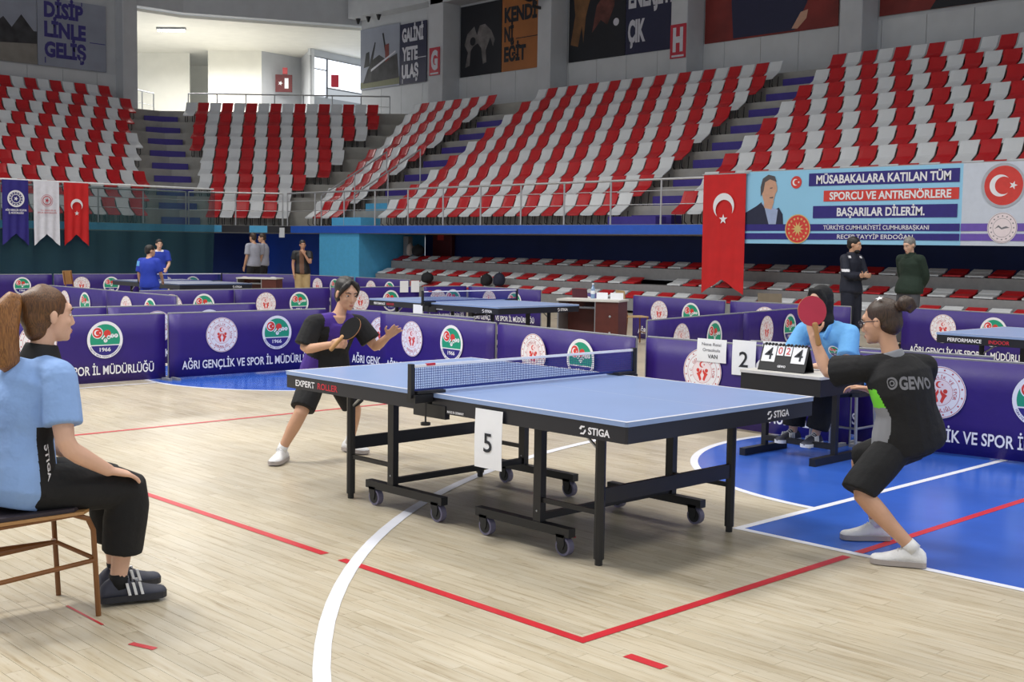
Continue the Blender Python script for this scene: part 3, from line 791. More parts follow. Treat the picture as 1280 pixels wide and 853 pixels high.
def stiga(t, loc, rot, wd):
    h = wd*.17
    o = text('STIGA', M_print_white, t, loc, rot, width=wd*.7, height=h, bold=.03)
    g = G(); k = wd*.2
    g.poly([(-.6*k, .1*k), (-.3*k, .5*k), (.35*k, .5*k), (.25*k, .3*k), (-.1*k, .3*k), (-.25*k, .0)], 0); g.poly([(.45*k, .15*k), (.55*k, -.1*k), (.2*k, -.55*k), (-.45*k, -.55*k), (-.3*k, -.35*k), (.1*k, -.32*k), (.25*k, -.05*k)], 0)
    d = Vector((1, 0, 0)); d.rotate(Matrix.Rotation(rot[2], 3, 'Z'))
    g.build('logo', M_print_white, t, loc=Vector(loc)-d*wd*.53, rot=rot)
T1 = tt_table('blue match table with a sheet numbered five on its side', 0, 0, M_ttblue, [('EXPERT', M_print_white, -1.16, .20, .036), ('ROLLER', M_redtab, -.93, .20, .036)], True)
stiga(T1, (1.20, -.7625+.0028, .695), UPR, .19)
T2 = tt_table('blue table on the court behind the far player\'s hand', -7.72, 6.45, M_ttblue, [('PERFORMANCE', M_print_white, -1.12, .26, .032), ('INDOOR', M_redtab, -.87, .17, .032)], True)
stiga(T2, (1.18, -.7625+.0028, .695), UPR, .19)
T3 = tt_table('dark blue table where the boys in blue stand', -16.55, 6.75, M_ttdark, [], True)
T4 = tt_table('blue table cut off by the right photo edge', .62, 7.08, M_ttblue, [('PERFORMANCE', M_print_white, -1.08, .34, .034), ('INDOOR', M_redtab, -.74, .2, .034)], True)
M_paper = pm('white_paper', (240, 242, 248), .7, var=.02)
def paper(label, loc, w, h, lines, rz=0, tilt=0, parent_name='paper_sign'):
    g = G(); n = 6
    for yy in (0, .0012):
        for i in range(n+1):
            z = -h*i/n
            for x in (-w/2, w/2): g.v.append((x, yy-.006*math.sin(i/n*2.5), z))
    for i in range(n):
        a = 2*i; b = a+2*(n+1); g.face((a, a+2, a+3, a+1)); g.face((b, b+1, b+3, b+2))
    t = thing(parent_name, label, 'sign', loc, rz)
    g.build('sheet', M_paper, t)
    for (s_, x, z, wd, hh, mt) in lines: text(s_, mt, t, (x, -.0085, z), width=wd, height=hh, bold=.01)
    return t
M_ink = pm('black_ink', (30, 34, 44), .6)
M_inkg = pm('grey_ink', (120, 120, 128), .6)
paper('white sheet numbered five hanging from the match table', (.475, -.772, .722), .2, .297, [('5', 0, -.165, .06, .095, M_ink)], 0)
u8 = math.atan2(.05, 2.04); by = lambda x: 3.58+(x+2.14)*(.05/2.04)-.014
paper('white school name sheet with VAN hung on a purple barrier', (-1.41, by(-1.41), .765), .305, .2, [('Nene Reisi', 0, -.045, .2, .026, M_inkg), ('Ortaokulu', 0, -.095, .18, .026, M_inkg), ('VAN', .015, -.15, .1, .034, M_ink)], u8)
paper('white sheet numbered two hung on a purple barrier', (-1.08, by(-1.08), .775), .235, .297, [('2', 0, -.16, .09, .13, M_ink)], u8)
paper('white sheet numbered one half hidden by the flip scoreboard', (-.78, by(-.78), .785), .235, .297, [('1', 0, -.16, .05, .13, M_ink)], u8)
# ------------------------------------------------------------------ scorer desk, scoreboard, stool
M_desktop = pm('pale_desk_top', (206, 204, 200), .5)
dk = thing('scorer_desk', 'small black desk with pale top holding the flip scoreboard', 'desk', (-.08, 2.9, .001))
G().bbox(-.35, -.29, .625, .35, .29, .645, .01).build('desk_top', M_desktop, dk)
G().box(-.34, -.28, .50, .34, -.262, .624).build('front_panel', M_black, dk); G().box(-.34, -.262, .50, -.322, .28, .624).build('side_panel', M_black, dk); G().box(.322, -.262, .50, .34, .28, .624).build('side_panel', M_black, dk)
for s in (-1, 1):
    G().box(s*.30-.02, -.02, .055, s*.30+.02, .02, .5).build('leg', M_black, dk)
    G().box(s*.30-.025, -.29, .0, s*.30+.025, .27, .055).build('foot_bar', M_black, dk)
G().box(-.28, -.02, .09, .28, .02, .13).build('crossbar', M_black, dk)
sb = thing('flip_scoreboard', 'black flip scoreboard showing four, zero two, four', 'scoreboard', (-.135, 2.74, .646))
G().prismy([(-.2, 0), (.2, 0), (.2, .006), (-.2, .006)], -.03, .1).build('base', M_blackp, sb)
bd = G(); bd.box(-.2, 0, 0, .2, .006, .2); fb = bd.build('front_board', M_blackp, sb, loc=(0, -.03, .004), rot=(-.35, 0, 0))
bd = G(); bd.box(-.2, 0, 0, .2, .006, .2); bd.build('rear_board', M_blackp, sb, loc=(0, .1, .004), rot=(.35, 0, 0))
M_flipred = pm('red_digit', (206, 40, 48), .6)
for s_, x, w_, h_, z, mt in (('4', -.128, .115, .13, .13, M_ink), ('0', -.034, .056, .075, .155, M_flipred), ('2', .034, .056, .075, .155, M_flipred), ('4', .128, .115, .13, .13, M_ink)):
    c = G().box(x-w_/2, -.004, z-h_/2, x+w_/2, -.001, z+h_/2).build('number_card', M_paper, fb)
    text(s_, mt, c, (x, -.0055, z), width=w_*.62, height=h_*.7, bold=.005)
    for k in range(4 if w_ > .1 else 2):
        G().tube([(x-w_/2+w_*(k+.5)/(4 if w_ > .1 else 2)-.006, -.002, .2), (x-w_/2+w_*(k+.5)/(4 if w_ > .1 else 2)+.006, -.002, .2)], .012, seg=8).build('binding_ring', M_blackp, fb)
text('GEWO', M_print_white, fb, (0, -.002, .035), width=.07, height=.016, bold=.03)
st = thing('stool', 'chrome tube stool under the scorer beside the desk', 'stool', (-.02, 3.42, .001))
for sx in (-1, 1):
    for sy in (-1, 1): G().tube([(sx*.2, sy*.15, 0), (sx*.18, sy*.13, .44)], .012, seg=8).build('leg', M_steel, st)
    G().tube([(sx*.19, -.14, .2), (sx*.19, .14, .2)], .009, seg=6).build('rung', M_steel, st)
G().bbox(-.2, -.16, .44, .2, .16, .475, .04).build('seat', M_blackp, st)
G().tube([(-.19, -.14, .2), (.19, -.14, .2)], .009, seg=6).build('rung', M_steel, st)
# ------------------------------------------------------------------ umpire chair
M_brown = pm('brown_tube', (128, 82, 42), .35, var=.12)
M_seatpad = pm('dark_seat_pad', (52, 44, 52), .7)
M_woodp = pm('varnished_plywood', (176, 132, 84), .45, var=.12, scale=4)
uc = thing('umpire_chair', 'brown tube chair with dark seat under the umpire', 'chair', (0.0, -2.93, .001))
for s in (-1, 1):
    x = s*.195
    G().tube([(x, .25, 0), (x, .232, .36), (x, .21, .41), (x, .15, .435), (x, -.2, .425)], .0115, seg=8).build('leg', M_brown, uc)
    G().tube([(x, -.22, 0), (x, -.2, .43), (x, -.25, .85)], .0115, seg=8).build('leg', M_brown, uc)
    G().tube([(x, .24, .235), (x, -.21, .205)], .010, seg=8).build('rung', M_brown, uc)
    G().tube([(x, .23, .245), (0, .16, .285), (x*.2, -.2, .285)], .010, seg=8).build('rung', M_brown, uc)
G().bbox(-.215, -.21, .434, .215, .225, .446, .04).build('seat', M_woodp, uc); G().bbox(-.205, -.2, .447, .205, .19, .462, .04).build('seat_pad', M_seatpad, uc)
G().bbox(-.2, -.262, .62, .2, -.245, .84, .01).build('backrest', M_woodp, uc)
# ------------------------------------------------------------------ background desks and chairs
M_mahog = pm('mahogany_board', (88, 40, 34), .45, var=.12)
def office_desk(label, cx, cy, rz, w=1.1, dpt=.6):
    t = thing('office_desk', label, 'desk', (cx, cy, .001), rz)
    G().bbox(-w/2, -dpt/2, .72, w/2, dpt/2, .75, .01).build('desk_top', M_desktop, t)
    G().box(.12, -dpt/2+.03, 0, w/2-.02, dpt/2-.03, .72).build('drawer_unit', M_mahog, t)
    for z in (.25, .5): G().ell((.35, -dpt/2+.025, z), ((.02, 0, 0), (0, .012, 0), (0, 0, .02)), 8, 5).build('knob', M_steel, t)
    G().box(-w/2+.01, -dpt/2+.03, 0, -w/2+.03, dpt/2-.03, .72).build('side_panel', M_steel, t)
    G().box(-w/2+.03, dpt/2-.06, .15, .12, dpt/2-.04, .72).build('modesty_panel', M_mahog, t)
    G().box(.105, -dpt/2+.03, 0, .12, -dpt/2+.06, .72).build('edge_trim', M_steel, t)
    G().box(-.2, -.05, .6, .1, .2, .63).build('shelf', M_steel, t)
    return t
office_desk('brown office desk with pale top and water bottle', -7.6, 8.85, math.radians(25), 1.0, .55)
office_desk('brown office desk with pale top below the two men in grey', -18.75, 9.9, math.radians(38), .95, .5)
def wood_chair(label, x, y, rz, col):
    t = thing('school_chair', label, 'chair', (x, y, .001), rz)
    for sx in (-1, 1):
        G().tube([(sx*.18, -.18, 0), (sx*.18, -.17, .43)], .012, seg=6).build('leg', M_brown, t)
        G().tube([(sx*.18, .2, 0), (sx*.18, .17, .43), (sx*.17, .23, .84)], .012, seg=6).build('leg', M_brown, t)
    G().bbox(-.2, -.2, .43, .2, .2, .445, .03).build('seat', col, t)
    G().tube([(-.18, -.17, .18), (.18, -.17, .18)], .01, seg=6).build('rung', M_brown, t)
    g = G(); 
    for i in range(7):
        a = -1+2*i/6
        for z in (.56, .86):
            g.v += [(.2*a, .2+.03*(1-a*a)+(z-.56)*.12, z), (.2*a, .215+.03*(1-a*a)+(z-.56)*.12, z)]
    for i in range(6):
        b = i*4; n = b+4
        g.face((b, n, n+2, b+2)); g.face((b+1, b+3, n+3, n+1)); g.face((b+2, n+2, n+3, b+3)); g.face((b, b+1, n+1, n))
    g.face((0, 2, 3, 1)); g.face((24, 25, 27, 26))
    g.build('backrest', col, t); return t
M_beige = pm('beige_plywood', (186, 156, 112), .5)
wood_chair('tan plywood chair to the right of the bottle desk', -7.75, 10.0, math.radians(150), M_beige)
wood_chair('grey brown chair back below the swallow tip of the red flag', -6.0, 11.4, math.radians(190), pm('greybrown_ply', (150, 136, 116), .5))
wood_chair('maroon chair behind the bottle desk', -8.6, 9.9, math.radians(170), pm('maroon_fabric', (84, 36, 52), .8))
wood_chair('brown chair whose back shows above the umpire\'s hair', -20.9, 6.6, math.radians(130), M_woodp)
bt = thing('water_bottle', 'clear blue water bottle standing on the brown desk', 'bottle', (-7.72, 8.98, .752))
G().tube([(0, 0, 0), (0, 0, .15), (0, 0, .19), (0, 0, .215)], [.033, .033, .015, .014], seg=12).build('body', pm('bottle_plastic', (150, 180, 215), .15, alpha=.7), bt)
G().tube([(0, 0, .215), (0, 0, .235)], .016, seg=10).build('cap', M_print_white, bt)
G().tube([(0, 0, .07), (0, 0, .12)], .0338, seg=12).build('bottle_label', M_paper, bt)
for i, (x, y, rz) in enumerate(((-7.5, 8.95, .2), (-7.28, 9.04, .6))):
    o = G().prismy([(-.1, 0), (.1, 0), (.1, .10), (-.1, .10)], -.001, .001).prismy([(-.1, 0), (.1, 0), (.1, .003), (-.1, .003)], -.0, .06).build('paper_card', M_paper, None, loc=(x, y, .752), rot=(0, 0, rz)); tag(o, ('left' if i == 0 else 'right')+' white folded card standing on the bottle desk', 'paper')
# ------------------------------------------------------------------ flags and banner
def cloth(w, h, notch, wob, n=18, mm=10, seed=0):
    g = G()
    for yy in (0, .006):
        for i in range(n+1):
            x = w*i/n; k = 1-abs(2*i/n-1); zb = notch*k
            for j in range(mm+1):
                z = h-(h-zb)*j/mm
                g.v.append((x, yy+wob*math.sin(i*1.1+seed+j*.15)*(j/mm*.8+.2), z))
    w1 = mm+1; N = (n+1)*w1
    for i in range(n):
        for j in range(mm):
            a = i*w1+j; g.face((a, a+1, a+w1+1, a+w1)); b = a+N; g.face((b, b+w1, b+w1+1, b+1))
    return g
fl = thing('hanging_flag', 'tall red swallow-tailed flag with white crescent and star on the rail', 'flag', (-11.62, 16.84, .56))
cloth(1.13, 2.62, .32, .02).build('cloth', M_flagred, fl, True)
G().crescent(.58, 1.93, .28, .225, .09, 0, 32, -PI/2+.05*PI).build('crescent', M_print_white, fl, loc=(0, -.03, 0), rot=UPR); G().star(.58, 1.64, .115, 0, PI/2).build('star', M_print_white, fl, loc=(0, -.03, 0), rot=UPR)
G().tube([(-.05, .02, 2.63), (1.2, .02, 2.63)], .015).build('pole', M_rail, fl)
def pennant(label, y0, mt, seed):
    t = thing('pennant', label, 'pennant', (-29.6, y0, 1.36), PI/2, 'pennants hanging by the left stand'); cloth(.74, 1.85, .34, .025, seed=seed).build('cloth', mt, t, True); return t
p1 = pennant('dark blue pennant with a white round emblem', 8.31, pm('navy_cloth', (44, 36, 128), .7), 0)
p2 = pennant('white pennant with a small pink emblem', 9.20, pm('white_cloth', (225, 226, 238), .7), 2)
p3 = pennant('red pennant with white crescent and star', 10.08, M_flagred, 4)
g = G(); g.annulus(.37, 1.32, .19, .24, 0); g.annulus(.37, 1.32, .11, .13, 0); g.star(.37, 1.32, .07, 0)
for k in range(14): g.star(.37+.165*math.cos(2*PI*k/14), 1.32+.165*math.sin(2*PI*k/14), .03)
g.build('emblem', M_print_white, p1, loc=(0, -.035, 0), rot=UPR); text('AĞRI GENÇLİK VE SPOR', M_print_white, p1, (.37, -.035, 1.0), width=.6, height=.05, bold=.03); text('İL MÜDÜRLÜĞÜ', M_print_white, p1, (.37, -.035, .92), width=.42, height=.05, bold=.03)
g = G(); g.annulus(.37, 1.3, .11, .13); g.annulus(.37, 1.3, .16, .17); g.star(.37, 1.3, .07); g.build('emblem', M_maroon, p2, loc=(0, -.035, 0), rot=UPR)
text('T.C. GENÇLİK VE', M_maroon, p2, (.4, -.035, 1.02), width=.45, height=.04); text('SPOR BAKANLIĞI', M_maroon, p2, (.37, -.035, .95), width=.55, height=.04)
G().crescent(.37, 1.2, .18, .145, .055, 0, 28, -PI/2+.1).star(.37, .96, .075, 0, PI/2).build('emblem', M_print_white, p3, loc=(0, -.035, 0), rot=UPR)
o = G().tube([(-29.67, 7.0, 3.22), (-29.67, 15.0, 3.22)], .028).build('hanging_pole', M_white, None); tag(o, 'long white pole above the pennants and green net', 'pole')
def net_mat():
    mt = bpy.data.materials.new('green_safety_net'); mt.use_nodes = True; nt = mt.node_tree; b = nt.nodes['Principled BSDF']
    b.inputs['Base Color'].default_value = lin((52, 84, 90))+(1,); b.inputs['Roughness'].default_value = .9; b.inputs['Specular IOR Level'].default_value = .1
    n = nt.nodes.new('ShaderNodeTexNoise'); n.inputs['Scale'].default_value = .9
    mr = nt.nodes.new('ShaderNodeMapRange'); mr.inputs['To Min'].default_value = .5; mr.inputs['To Max'].default_value = .68
    nt.links.new(n.outputs['Fac'], mr.inputs['Value']); nt.links.new(mr.outputs[0], b.inputs['Alpha']); return mt
g = G(); n = 60
for i in range(n+1):
    y = 7.0+8.1*i/n
    for z in (0.02, .8, 1.6, 2.4, 3.2): g.v.append((-29.72+.05*math.sin(i*.9)+.03*math.sin(i*2.3+z), y-.12*(1-z/3.2), z-.02*(i/n)*z))
for i in range(n):
    for j in range(4): a = i*5+j; g.face((a, a+5, a+6, a+1))
o = g.build('safety_net', net_mat(), None, True); tag(o, 'translucent dark green safety net hanging behind the pennants', 'net')
# banner
BN = thing('banner', 'long light blue banner with purple and red text bars on the rail', 'banner', (-10.53, 16.9, 1.68))
M_bsky = pm('banner_sky_blue', (150, 208, 244), .55, var=.05, scale=.5); M_bgrey = pm('banner_grey', (206, 214, 230), .55, var=.03)
cloth(4.88, 1.53, 0, .004).build('cloth', M_bsky, BN, True)
g = cloth(1.9, 1.53, 0, .004); g.build('cloth', M_bgrey, BN, True, loc=(4.88, 0, 0))
def bpr(g, mt, y, nm='print'): return g.build(nm, mt, BN, loc=(0, -y, 0), rot=UPR)
bpr(G().rect(1.57, 1.19, 4.82, 1.45), M_navyprint, .010); bpr(G().rect(1.93, .87, 4.82, 1.09), M_redprint, .010); bpr(G().rect(1.69, .53, 4.80, .78), M_navyprint, .010)
bpr(G().rect(.0, .27, 4.86, .41).rect(.0, .09, 4.86, .22), M_navyprint, .010); bpr(G().rect(4.88, .27, 6.78, .41).rect(4.88, .09, 6.78, .22), pm('violet_print', (110, 84, 180), .55), .010)
for s_, x, z, wd, hh in (('MÜSABAKALARA KATILAN TÜM', 3.2, 1.32, 2.9, .165), ('SPORCU VE ANTRENÖRLERE', 3.37, .98, 2.6, .15), ('BAŞARILAR DİLERİM.', 3.2, .655, 1.9, .16), ('TÜRKİYE CUMHURİYETİ CUMHURBAŞKANI', 3.1, .34, 2.3, .085), ('RECEP TAYYİP ERDOĞAN', 3.1, .155, 1.65, .085)):
    text(s_, M_print_white, BN, (x, -.014, z), width=wd, height=hh, bold=.03 if hh > .1 else .01)
M_skinp = pm('printed_skin', (206, 160, 136), .6, var=.05); M_suit = pm('printed_suit', (34, 38, 66), .6); M_hairp = pm('printed_hair', (84, 80, 84), .6); M_shirtp = pm('printed_shirt', (160, 176, 214), .6)
bpr(G().poly([(.02, .41), (.02, .66), (.3, .80), (.42, .88), (.52, .74), (.72, .7), (.86, .76), (.96, .62), (.98, .41)]), M_suit, .011)
bpr(G().poly([(.42, .86), (.5, .78), (.62, .41), (.80, .41), (.84, .72), (.76, .74)]), M_shirtp, .012)
bpr(G().poly([(.60+.21*math.cos(a)*(.8 if math.sin(a) < 0 else 1), 1.12+.31*math.sin(a)) for a in [2*PI*i/24 for i in range(24)]]), M_skinp, .0135); bpr(G().poly([(.47, .98), (.5, .76), (.68, .72), (.74, .9)]), M_skinp, .0125)
bpr(G().poly([(.40, 1.0), (.39, 1.2), (.44, 1.38), (.58, 1.46), (.74, 1.42), (.79, 1.3), (.62, 1.36), (.5, 1.3), (.47, 1.12)]), M_hairp, .014)
bpr(G().poly([(.63, 1.18), (.69, 1.19), (.69, 1.17), (.63, 1.16)]).poly([(.62, .98), (.72, .99), (.71, .96), (.63, .96)]), M_hairp, .015)
bpr(G().disc(1.27, 1.28, .13), M_redprint, .011); bpr(G().crescent(1.25, 1.28, .07, .055, .025).star(1.33, 1.28, .03), M_print_white, .013)
bpr(G().disc(1.34, .31, .30), M_redprint, .0125); bpr(G().annulus(1.34, .31, .285, .305), pm('gold_print', (216, 190, 120), .5), .013)
gd = G().star(1.34, .31, .16, 0, 0, 10)
for k in range(16): gd.star(1.34+.22*math.cos(2*PI*k/16), .31+.22*math.sin(2*PI*k/16), .035)
bpr(gd, pm('gold_print', (216, 190, 120), .5), .0135)
bpr(G().disc(5.65, 1.1, .41, seg=40), pm('silver_print', (176, 180, 192), .4), .011); bpr(G().disc(5.66, 1.1, .36, seg=40), M_redprint, .012); bpr(G().crescent(5.6, 1.1, .2, .16, .06, seg=28).star(5.84, 1.1, .08), M_print_white, .013)
bpr(G().disc(5.67, .33, .28, seg=36), M_pink, .0125); gg = G().annulus(5.67, .33, .26, .268).annulus(5.67, .33, .17, .176).poly([(5.53, .31), (5.6, .38), (5.66, .33), (5.74, .36), (5.81, .33), (5.74, .32), (5.66, .30), (5.6, .34)])
for k in range(16): gg.star(5.67+.215*math.cos(2*PI*k/16), .33+.215*math.sin(2*PI*k/16), .022)
bpr(gg, M_inkg, .0135)
G().tube([(-.05, .03, 1.53), (6.8, .03, 1.53)], .02).build('pole', M_rail, BN)
# ------------------------------------------------------------------ posters and block signs
def poster(label, loc, rz, w, h, bg):
    t = thing('wall_poster', label, 'poster', loc, rz); G().bbox(0, -.03, 0, w, 0, h, .004).build('sheet', bg, t); return t
def pp(t, g, mt, y=.034, nm='print'): return g.build(nm, mt, t, loc=(0, -y, 0), rot=UPR)
def ptx(t, s_, x, z, wd, hh, mt): text(s_, mt, t, (x, -.04, z), width=wd, height=hh, bold=.05, align='L')
P_grey = pm('poster_pale_grey', (150, 156, 172), .6, var=.1, scale=1); P_dark = pm('poster_near_black', (26, 28, 36), .6, var=.15, scale=1.5); P_navy = pm('poster_navy', (36, 38, 70), .6); P_or = pm('poster_orange', (168, 104, 52), .6, var=.12, scale=1)
P_red = pm('poster_deep_red', (124, 40, 36), .6, var=.35, scale=.8); P_ink = pm('poster_violet_ink', (62, 56, 130), .6); P_pale = pm('poster_pale_text', (206, 206, 216), .6); P_ghost = pm('poster_ghost', (112, 108, 108), .6, var=.4, scale=3)
P_rock = pm('poster_rock', (58, 58, 62), .7, var=.5, scale=2); P_sand = pm('poster_sand', (138, 134, 128), .7, var=.2, scale=1.5)
t = poster('grey wall poster with dark rocks at the left photo edge', (-39.96, 10.5, 8.0), PI/2, 3.12, 2.45, P_grey)
pp(t, G().poly([(.2, .7), (1.2, 1.0), (1.9, 1.6), (2.2, 1.25), (2.55, 1.75), (3.0, 1.2), (3.12, 1.2), (3.12, .75), (.2, .5)]), P_rock); pp(t, G().poly([(0, 0), (3.12, 0), (3.12, .75), (.2, .55), (0, .6)]), P_sand, .036)
t = poster('pale poster with violet words DİSİP LİNLE GELİŞ', (-39.96, 13.64, 8.0), PI/2, 2.66, 2.5, P_grey)
for s_, z, wd in (('DİSİP', 2.08, 1.5), ('LİNLE', 1.36, 1.6), ('GELİŞ', .62, 1.6)): ptx(t, s_, .25, z, wd, .52, P_ink)
pp(t, G().rect(2.0, 1.03, 2.62, 1.06).rect(.26, .1, .3, .32).rect(1.68, 2.35, 1.72, 2.5), P_ink)
t = poster('poster of soldiers holding a red and green flag under grey sky', (-36.88, 26.165, 8.05), 0, 2.65, 2.5, P_grey)
pp(t, G().poly([(0, .05), (2.65, .05), (2.65, .35), (0, .3)]), pm('poster_olive', (120, 122, 96), .7)); pp(t, G().poly([(.2, .25), (.5, .8), (.9, 1.2), (1.3, 1.35), (1.8, 1.1), (2.5, 1.3), (2.62, .3)]), P_rock, .036)
pp(t, G().poly([(.55, .3), (.7, 1.2), (1.0, 1.9), (1.06, 1.88), (.85, 1.1), (.8, .3)]).poly([(.25, .9), (.4, 1.5), (.62, 1.55), (.66, .95)]).poly([(1.5, 2.2), (1.6, 2.22), (1.8, 1.4), (1.7, 1.4)]), P_dark, .038); pp(t, G().poly([(1.72, 1.0), (1.68, 1.7), (1.95, 1.75), (1.98, 1.1)]), P_red, .04); pp(t, G().poly([(.75, .7), (2.4, 1.35), (2.4, 1.42), (.75, .8)]), P_pale, .042)
t = poster('navy poster with pale words GALİNİ YETE ULAŞ beside the G sign', (-34.2, 26.165, 8.05), 0, 1.68, 2.4, P_navy)
for s_, z, wd in (('GALİNİ', 1.95, 1.35), ('YETE', 1.2, 1.0), ('ULAŞ', .5, 1.05)): ptx(t, s_, .14, z, wd, .5, P_pale)
pp(t, G().rect(1.1, .97, 1.66, 1.0).rect(.15, .03, .19, .2), P_pale)
t = poster('black poster with a ghostly bending figure', (-30.48, 26.165, 8.0), 0, 2.3, 2.66, P_dark)
pp(t, G().poly([(.3, .35), (.45, .9), (.25, 1.2), (.4, 1.6), (.8, 1.85), (.95, 1.5), (1.1, 1.85), (1.4, 1.88), (1.75, 1.6), (1.95, 1.25), (1.85, 1.0), (1.7, 1.35), (1.45, .9), (1.5, .45), (1.3, .4), (1.2, 1.0), (1.0, 1.2), (.75, 1.1), (.6, .95), (.55, .4)]), P_ghost); pp(t, G().disc(.72, 1.3, .16, seg=14), P_dark, .037)
t = poster('orange poster with dark words KENDİ Nİ EĞİT', (-28.15, 26.165, 8.0), 0, 2.0, 2.66, P_or)
for s_, z, wd in (('KENDİ', 2.05, 1.7), ('Nİ', 1.35, .5), ('EĞİT', .62, 1.15)): ptx(t, s_, .14, z, wd, .5, P_dark)
pp(t, G().rect(.75, 1.13, 1.98, 1.16), P_dark)
t = poster('dark poster with a basketball player lit in orange', (-24.72, 26.165, 8.0), 0, 2.6, 2.9, P_dark)
pp(t, G().poly([(.1, .6), (.3, 1.6), (.2, 2.3), (.8, 2.88), (1.1, 2.4), (.8, 1.5), (.7, .6), (.62, 1.2), (.45, .5)]), pm('poster_amber', (120, 84, 52), .6, var=.4, scale=2)); pp(t, G().poly([(1.1, .9), (1.3, 1.8), (1.6, 2.1), (1.9, 1.9), (1.9, 2.8), (2.15, 2.85), (2.1, 1.7), (1.8, 1.1), (1.5, 1.3)]), pm('poster_brown', (96, 54, 48), .6, var=.5, scale=3), .036); pp(t, G().disc(2.2, 1.15, .13, seg=12), P_pale, .038)
t = poster('navy poster with pale words ENERJİYLE ÇIK', (-22.1, 26.165, 8.0), 0, 2.45, 2.9, P_navy)
ptx(t, 'KENDİ', .12, 2.62, 1.7, .45, P_pale); ptx(t, 'ENERJİYLE', .12, 1.85, 2.25, .62, P_pale); ptx(t, 'ÇIK', .12, .75, .75, .68, P_pale)
t = poster('red poster showing a man in a dark suit', (-18.8, 26.165, 8.0), 0, 4.75, 2.9, P_red)
pp(t, G().poly([(1.1, .05), (1.0, 1.2), (1.3, 2.2), (1.9, 2.85), (3.2, 2.85), (3.7, 2.2), (3.9, 1.4), (3.7, .8), (3.3, .05)]), P_navy); pp(t, G().poly([(2.3, 2.85), (2.5, 2.85), (2.42, 1.2)]).disc(2.95, 2.0, .14, seg=12), P_pale, .037); pp(t, G().poly([(3.2, .1), (3.5, .55), (3.75, .6), (3.7, .35), (3.4, .08)]), M_skinp, .039)
t = poster('deep red poster above the far right seats', (-12.75, 26.165, 8.1), 0, 5.0, 2.8, P_red)
pp(t, G().poly([(1.5, 0), (5, 0), (5, 1.2), (3.2, 1.3), (2, .7)]), P_dark)
def block_sign(label, ch, x, y, z):
    t = thing('block_sign', label, 'sign', (x, y, z)); G().bbox(0, -.025, 0, .62, 0, 1.05, .004).build('plate', M_maroon, t)
    pp(t, G().rect(.07, .04, .55, .1), P_pale, .028); text(ch, P_pale, t, (.31, -.03, .58), width=.4, height=.66, bold=.06)
block_sign('red plate with white letter G on the pillar', 'G', -31.3, 25.29, 8.05)
block_sign('red plate with white letter H on the pillar', 'H', -19.48, 25.29, 7.5)
sp = thing('loudspeaker', 'black round loudspeaker bracketed high on a pillar', 'loudspeaker', (-25.3, 25.285, 9.9))
G().tube([(0, -.5, .5), (0, -.33, .5)], [.42, .3], seg=20, rnd=1).build('speaker_body', M_blackp, sp); G().box(-.03, -.4, -.1, .03, 0, .0).build('bracket', M_blackp, sp); G().tube([(0, -.36, -.02), (0, -.36, .2)], .03).build('bracket', M_blackp, sp)
# ------------------------------------------------------------------ things lying on the bleacher
def bag(label, x, y, z, sx, sy, sz, mt):
    t = thing('sports_bag', label, 'bag', (x, y, z)); g = G()
    g.ell((0, 0, sz*.48), ((sx, 0, 0), (0, sy, 0), (0, 0, sz*.5)), 12, 8); g.ell((0, -sy*.6, sz*.3), ((sx*.7, 0, 0), (0, sy*.5, 0), (0, 0, sz*.28)), 10, 7)
    link('bag_body', remesh(g, .03, 3), mt, t, True); G().tube([(-sx*.3, 0, sz*.88), (0, 0, sz*1.02), (sx*.3, 0, sz*.88)], .012, seg=6).build('handle', mt, t)
M_bag = pm('black_nylon', (26, 26, 32), .8)
bag('black bag and clothes on the top bleacher tier near the pier', -23.55, 18.45, 1.2, .26, .16, .36, M_bag)
bag('pale bag beside the black bag on the top tier', -24.0, 18.5, 1.2, .11, .12, .4, pm('pale_bag', (190, 180, 176), .8))
bag('black bag on the bottom tier left of the middle table', -21.6, 17.2, .46, .22, .16, .32, M_bag)
bag('dark rucksack on the bottom tier behind the middle table net', -19.1, 17.2, .46, .2, .15, .34, M_bag)
bag('dark blue rucksack beside the dark one on the bottom tier', -18.6, 17.2, .46, .2, .15, .38, pm('navy_nylon', (30, 34, 56), .8))
o = G().bbox(-.12, -.1, 0, .12, .1, .75, .02).build('metal_locker', M_fr, None, loc=(-23.7, 19.0, 1.08)); 
o.location = (-24.36, 18.7, 1.052); tag(o, 'narrow grey metal box behind the top tier near the pier', 'box')
ex = thing('fire_hose_cabinet', 'dark red hose cabinet on the navy wall behind the bleacher', 'cabinet', (-23.6, 19.59, 1.15)); G().bbox(-.45, -.16, 0, .45, 0, .7, .02).build('cabinet_body', pm('dark_red_cabinet', (96, 26, 32), .5), ex); G().rect(-.2, .45, .1, .65).build('sign_print', M_redprint, ex, loc=(0, -.165, 0.1), rot=UPR)
for i, px in enumerate((456, 469)):
    o = G().prismy([(-.1, 0), (.1, 0), (.1, .22), (-.1, .22)], -.004, .0).build('paper_sign', M_paper, None, loc=(-13.165, 9.6+i*.27, .63), rot=(0, 0, PI/2)); tag(o, ('left' if i == 0 else 'right')+' blank white sheet on the barrier left of the middle table', 'sign')
o = G().prismy([(-.1, 0), (.1, 0), (.1, .3), (-.1, .3)], -.003, 0).build('paper_sign', M_paper, None, loc=(-7.95, 5.672, .42)); tag(o, 'white sheet hanging from the side of the middle table', 'sign')
o = G().box(-.35, -.03, 0, .35, .0, .42).build('notice_panel', M_paper, None, loc=(-28.62, 16.9, 1.72), rot=(0, 0, 0)); o.scale = (.4, 1, .75); tag(o, 'small white notice at the corner of the blue fascia', 'sign')
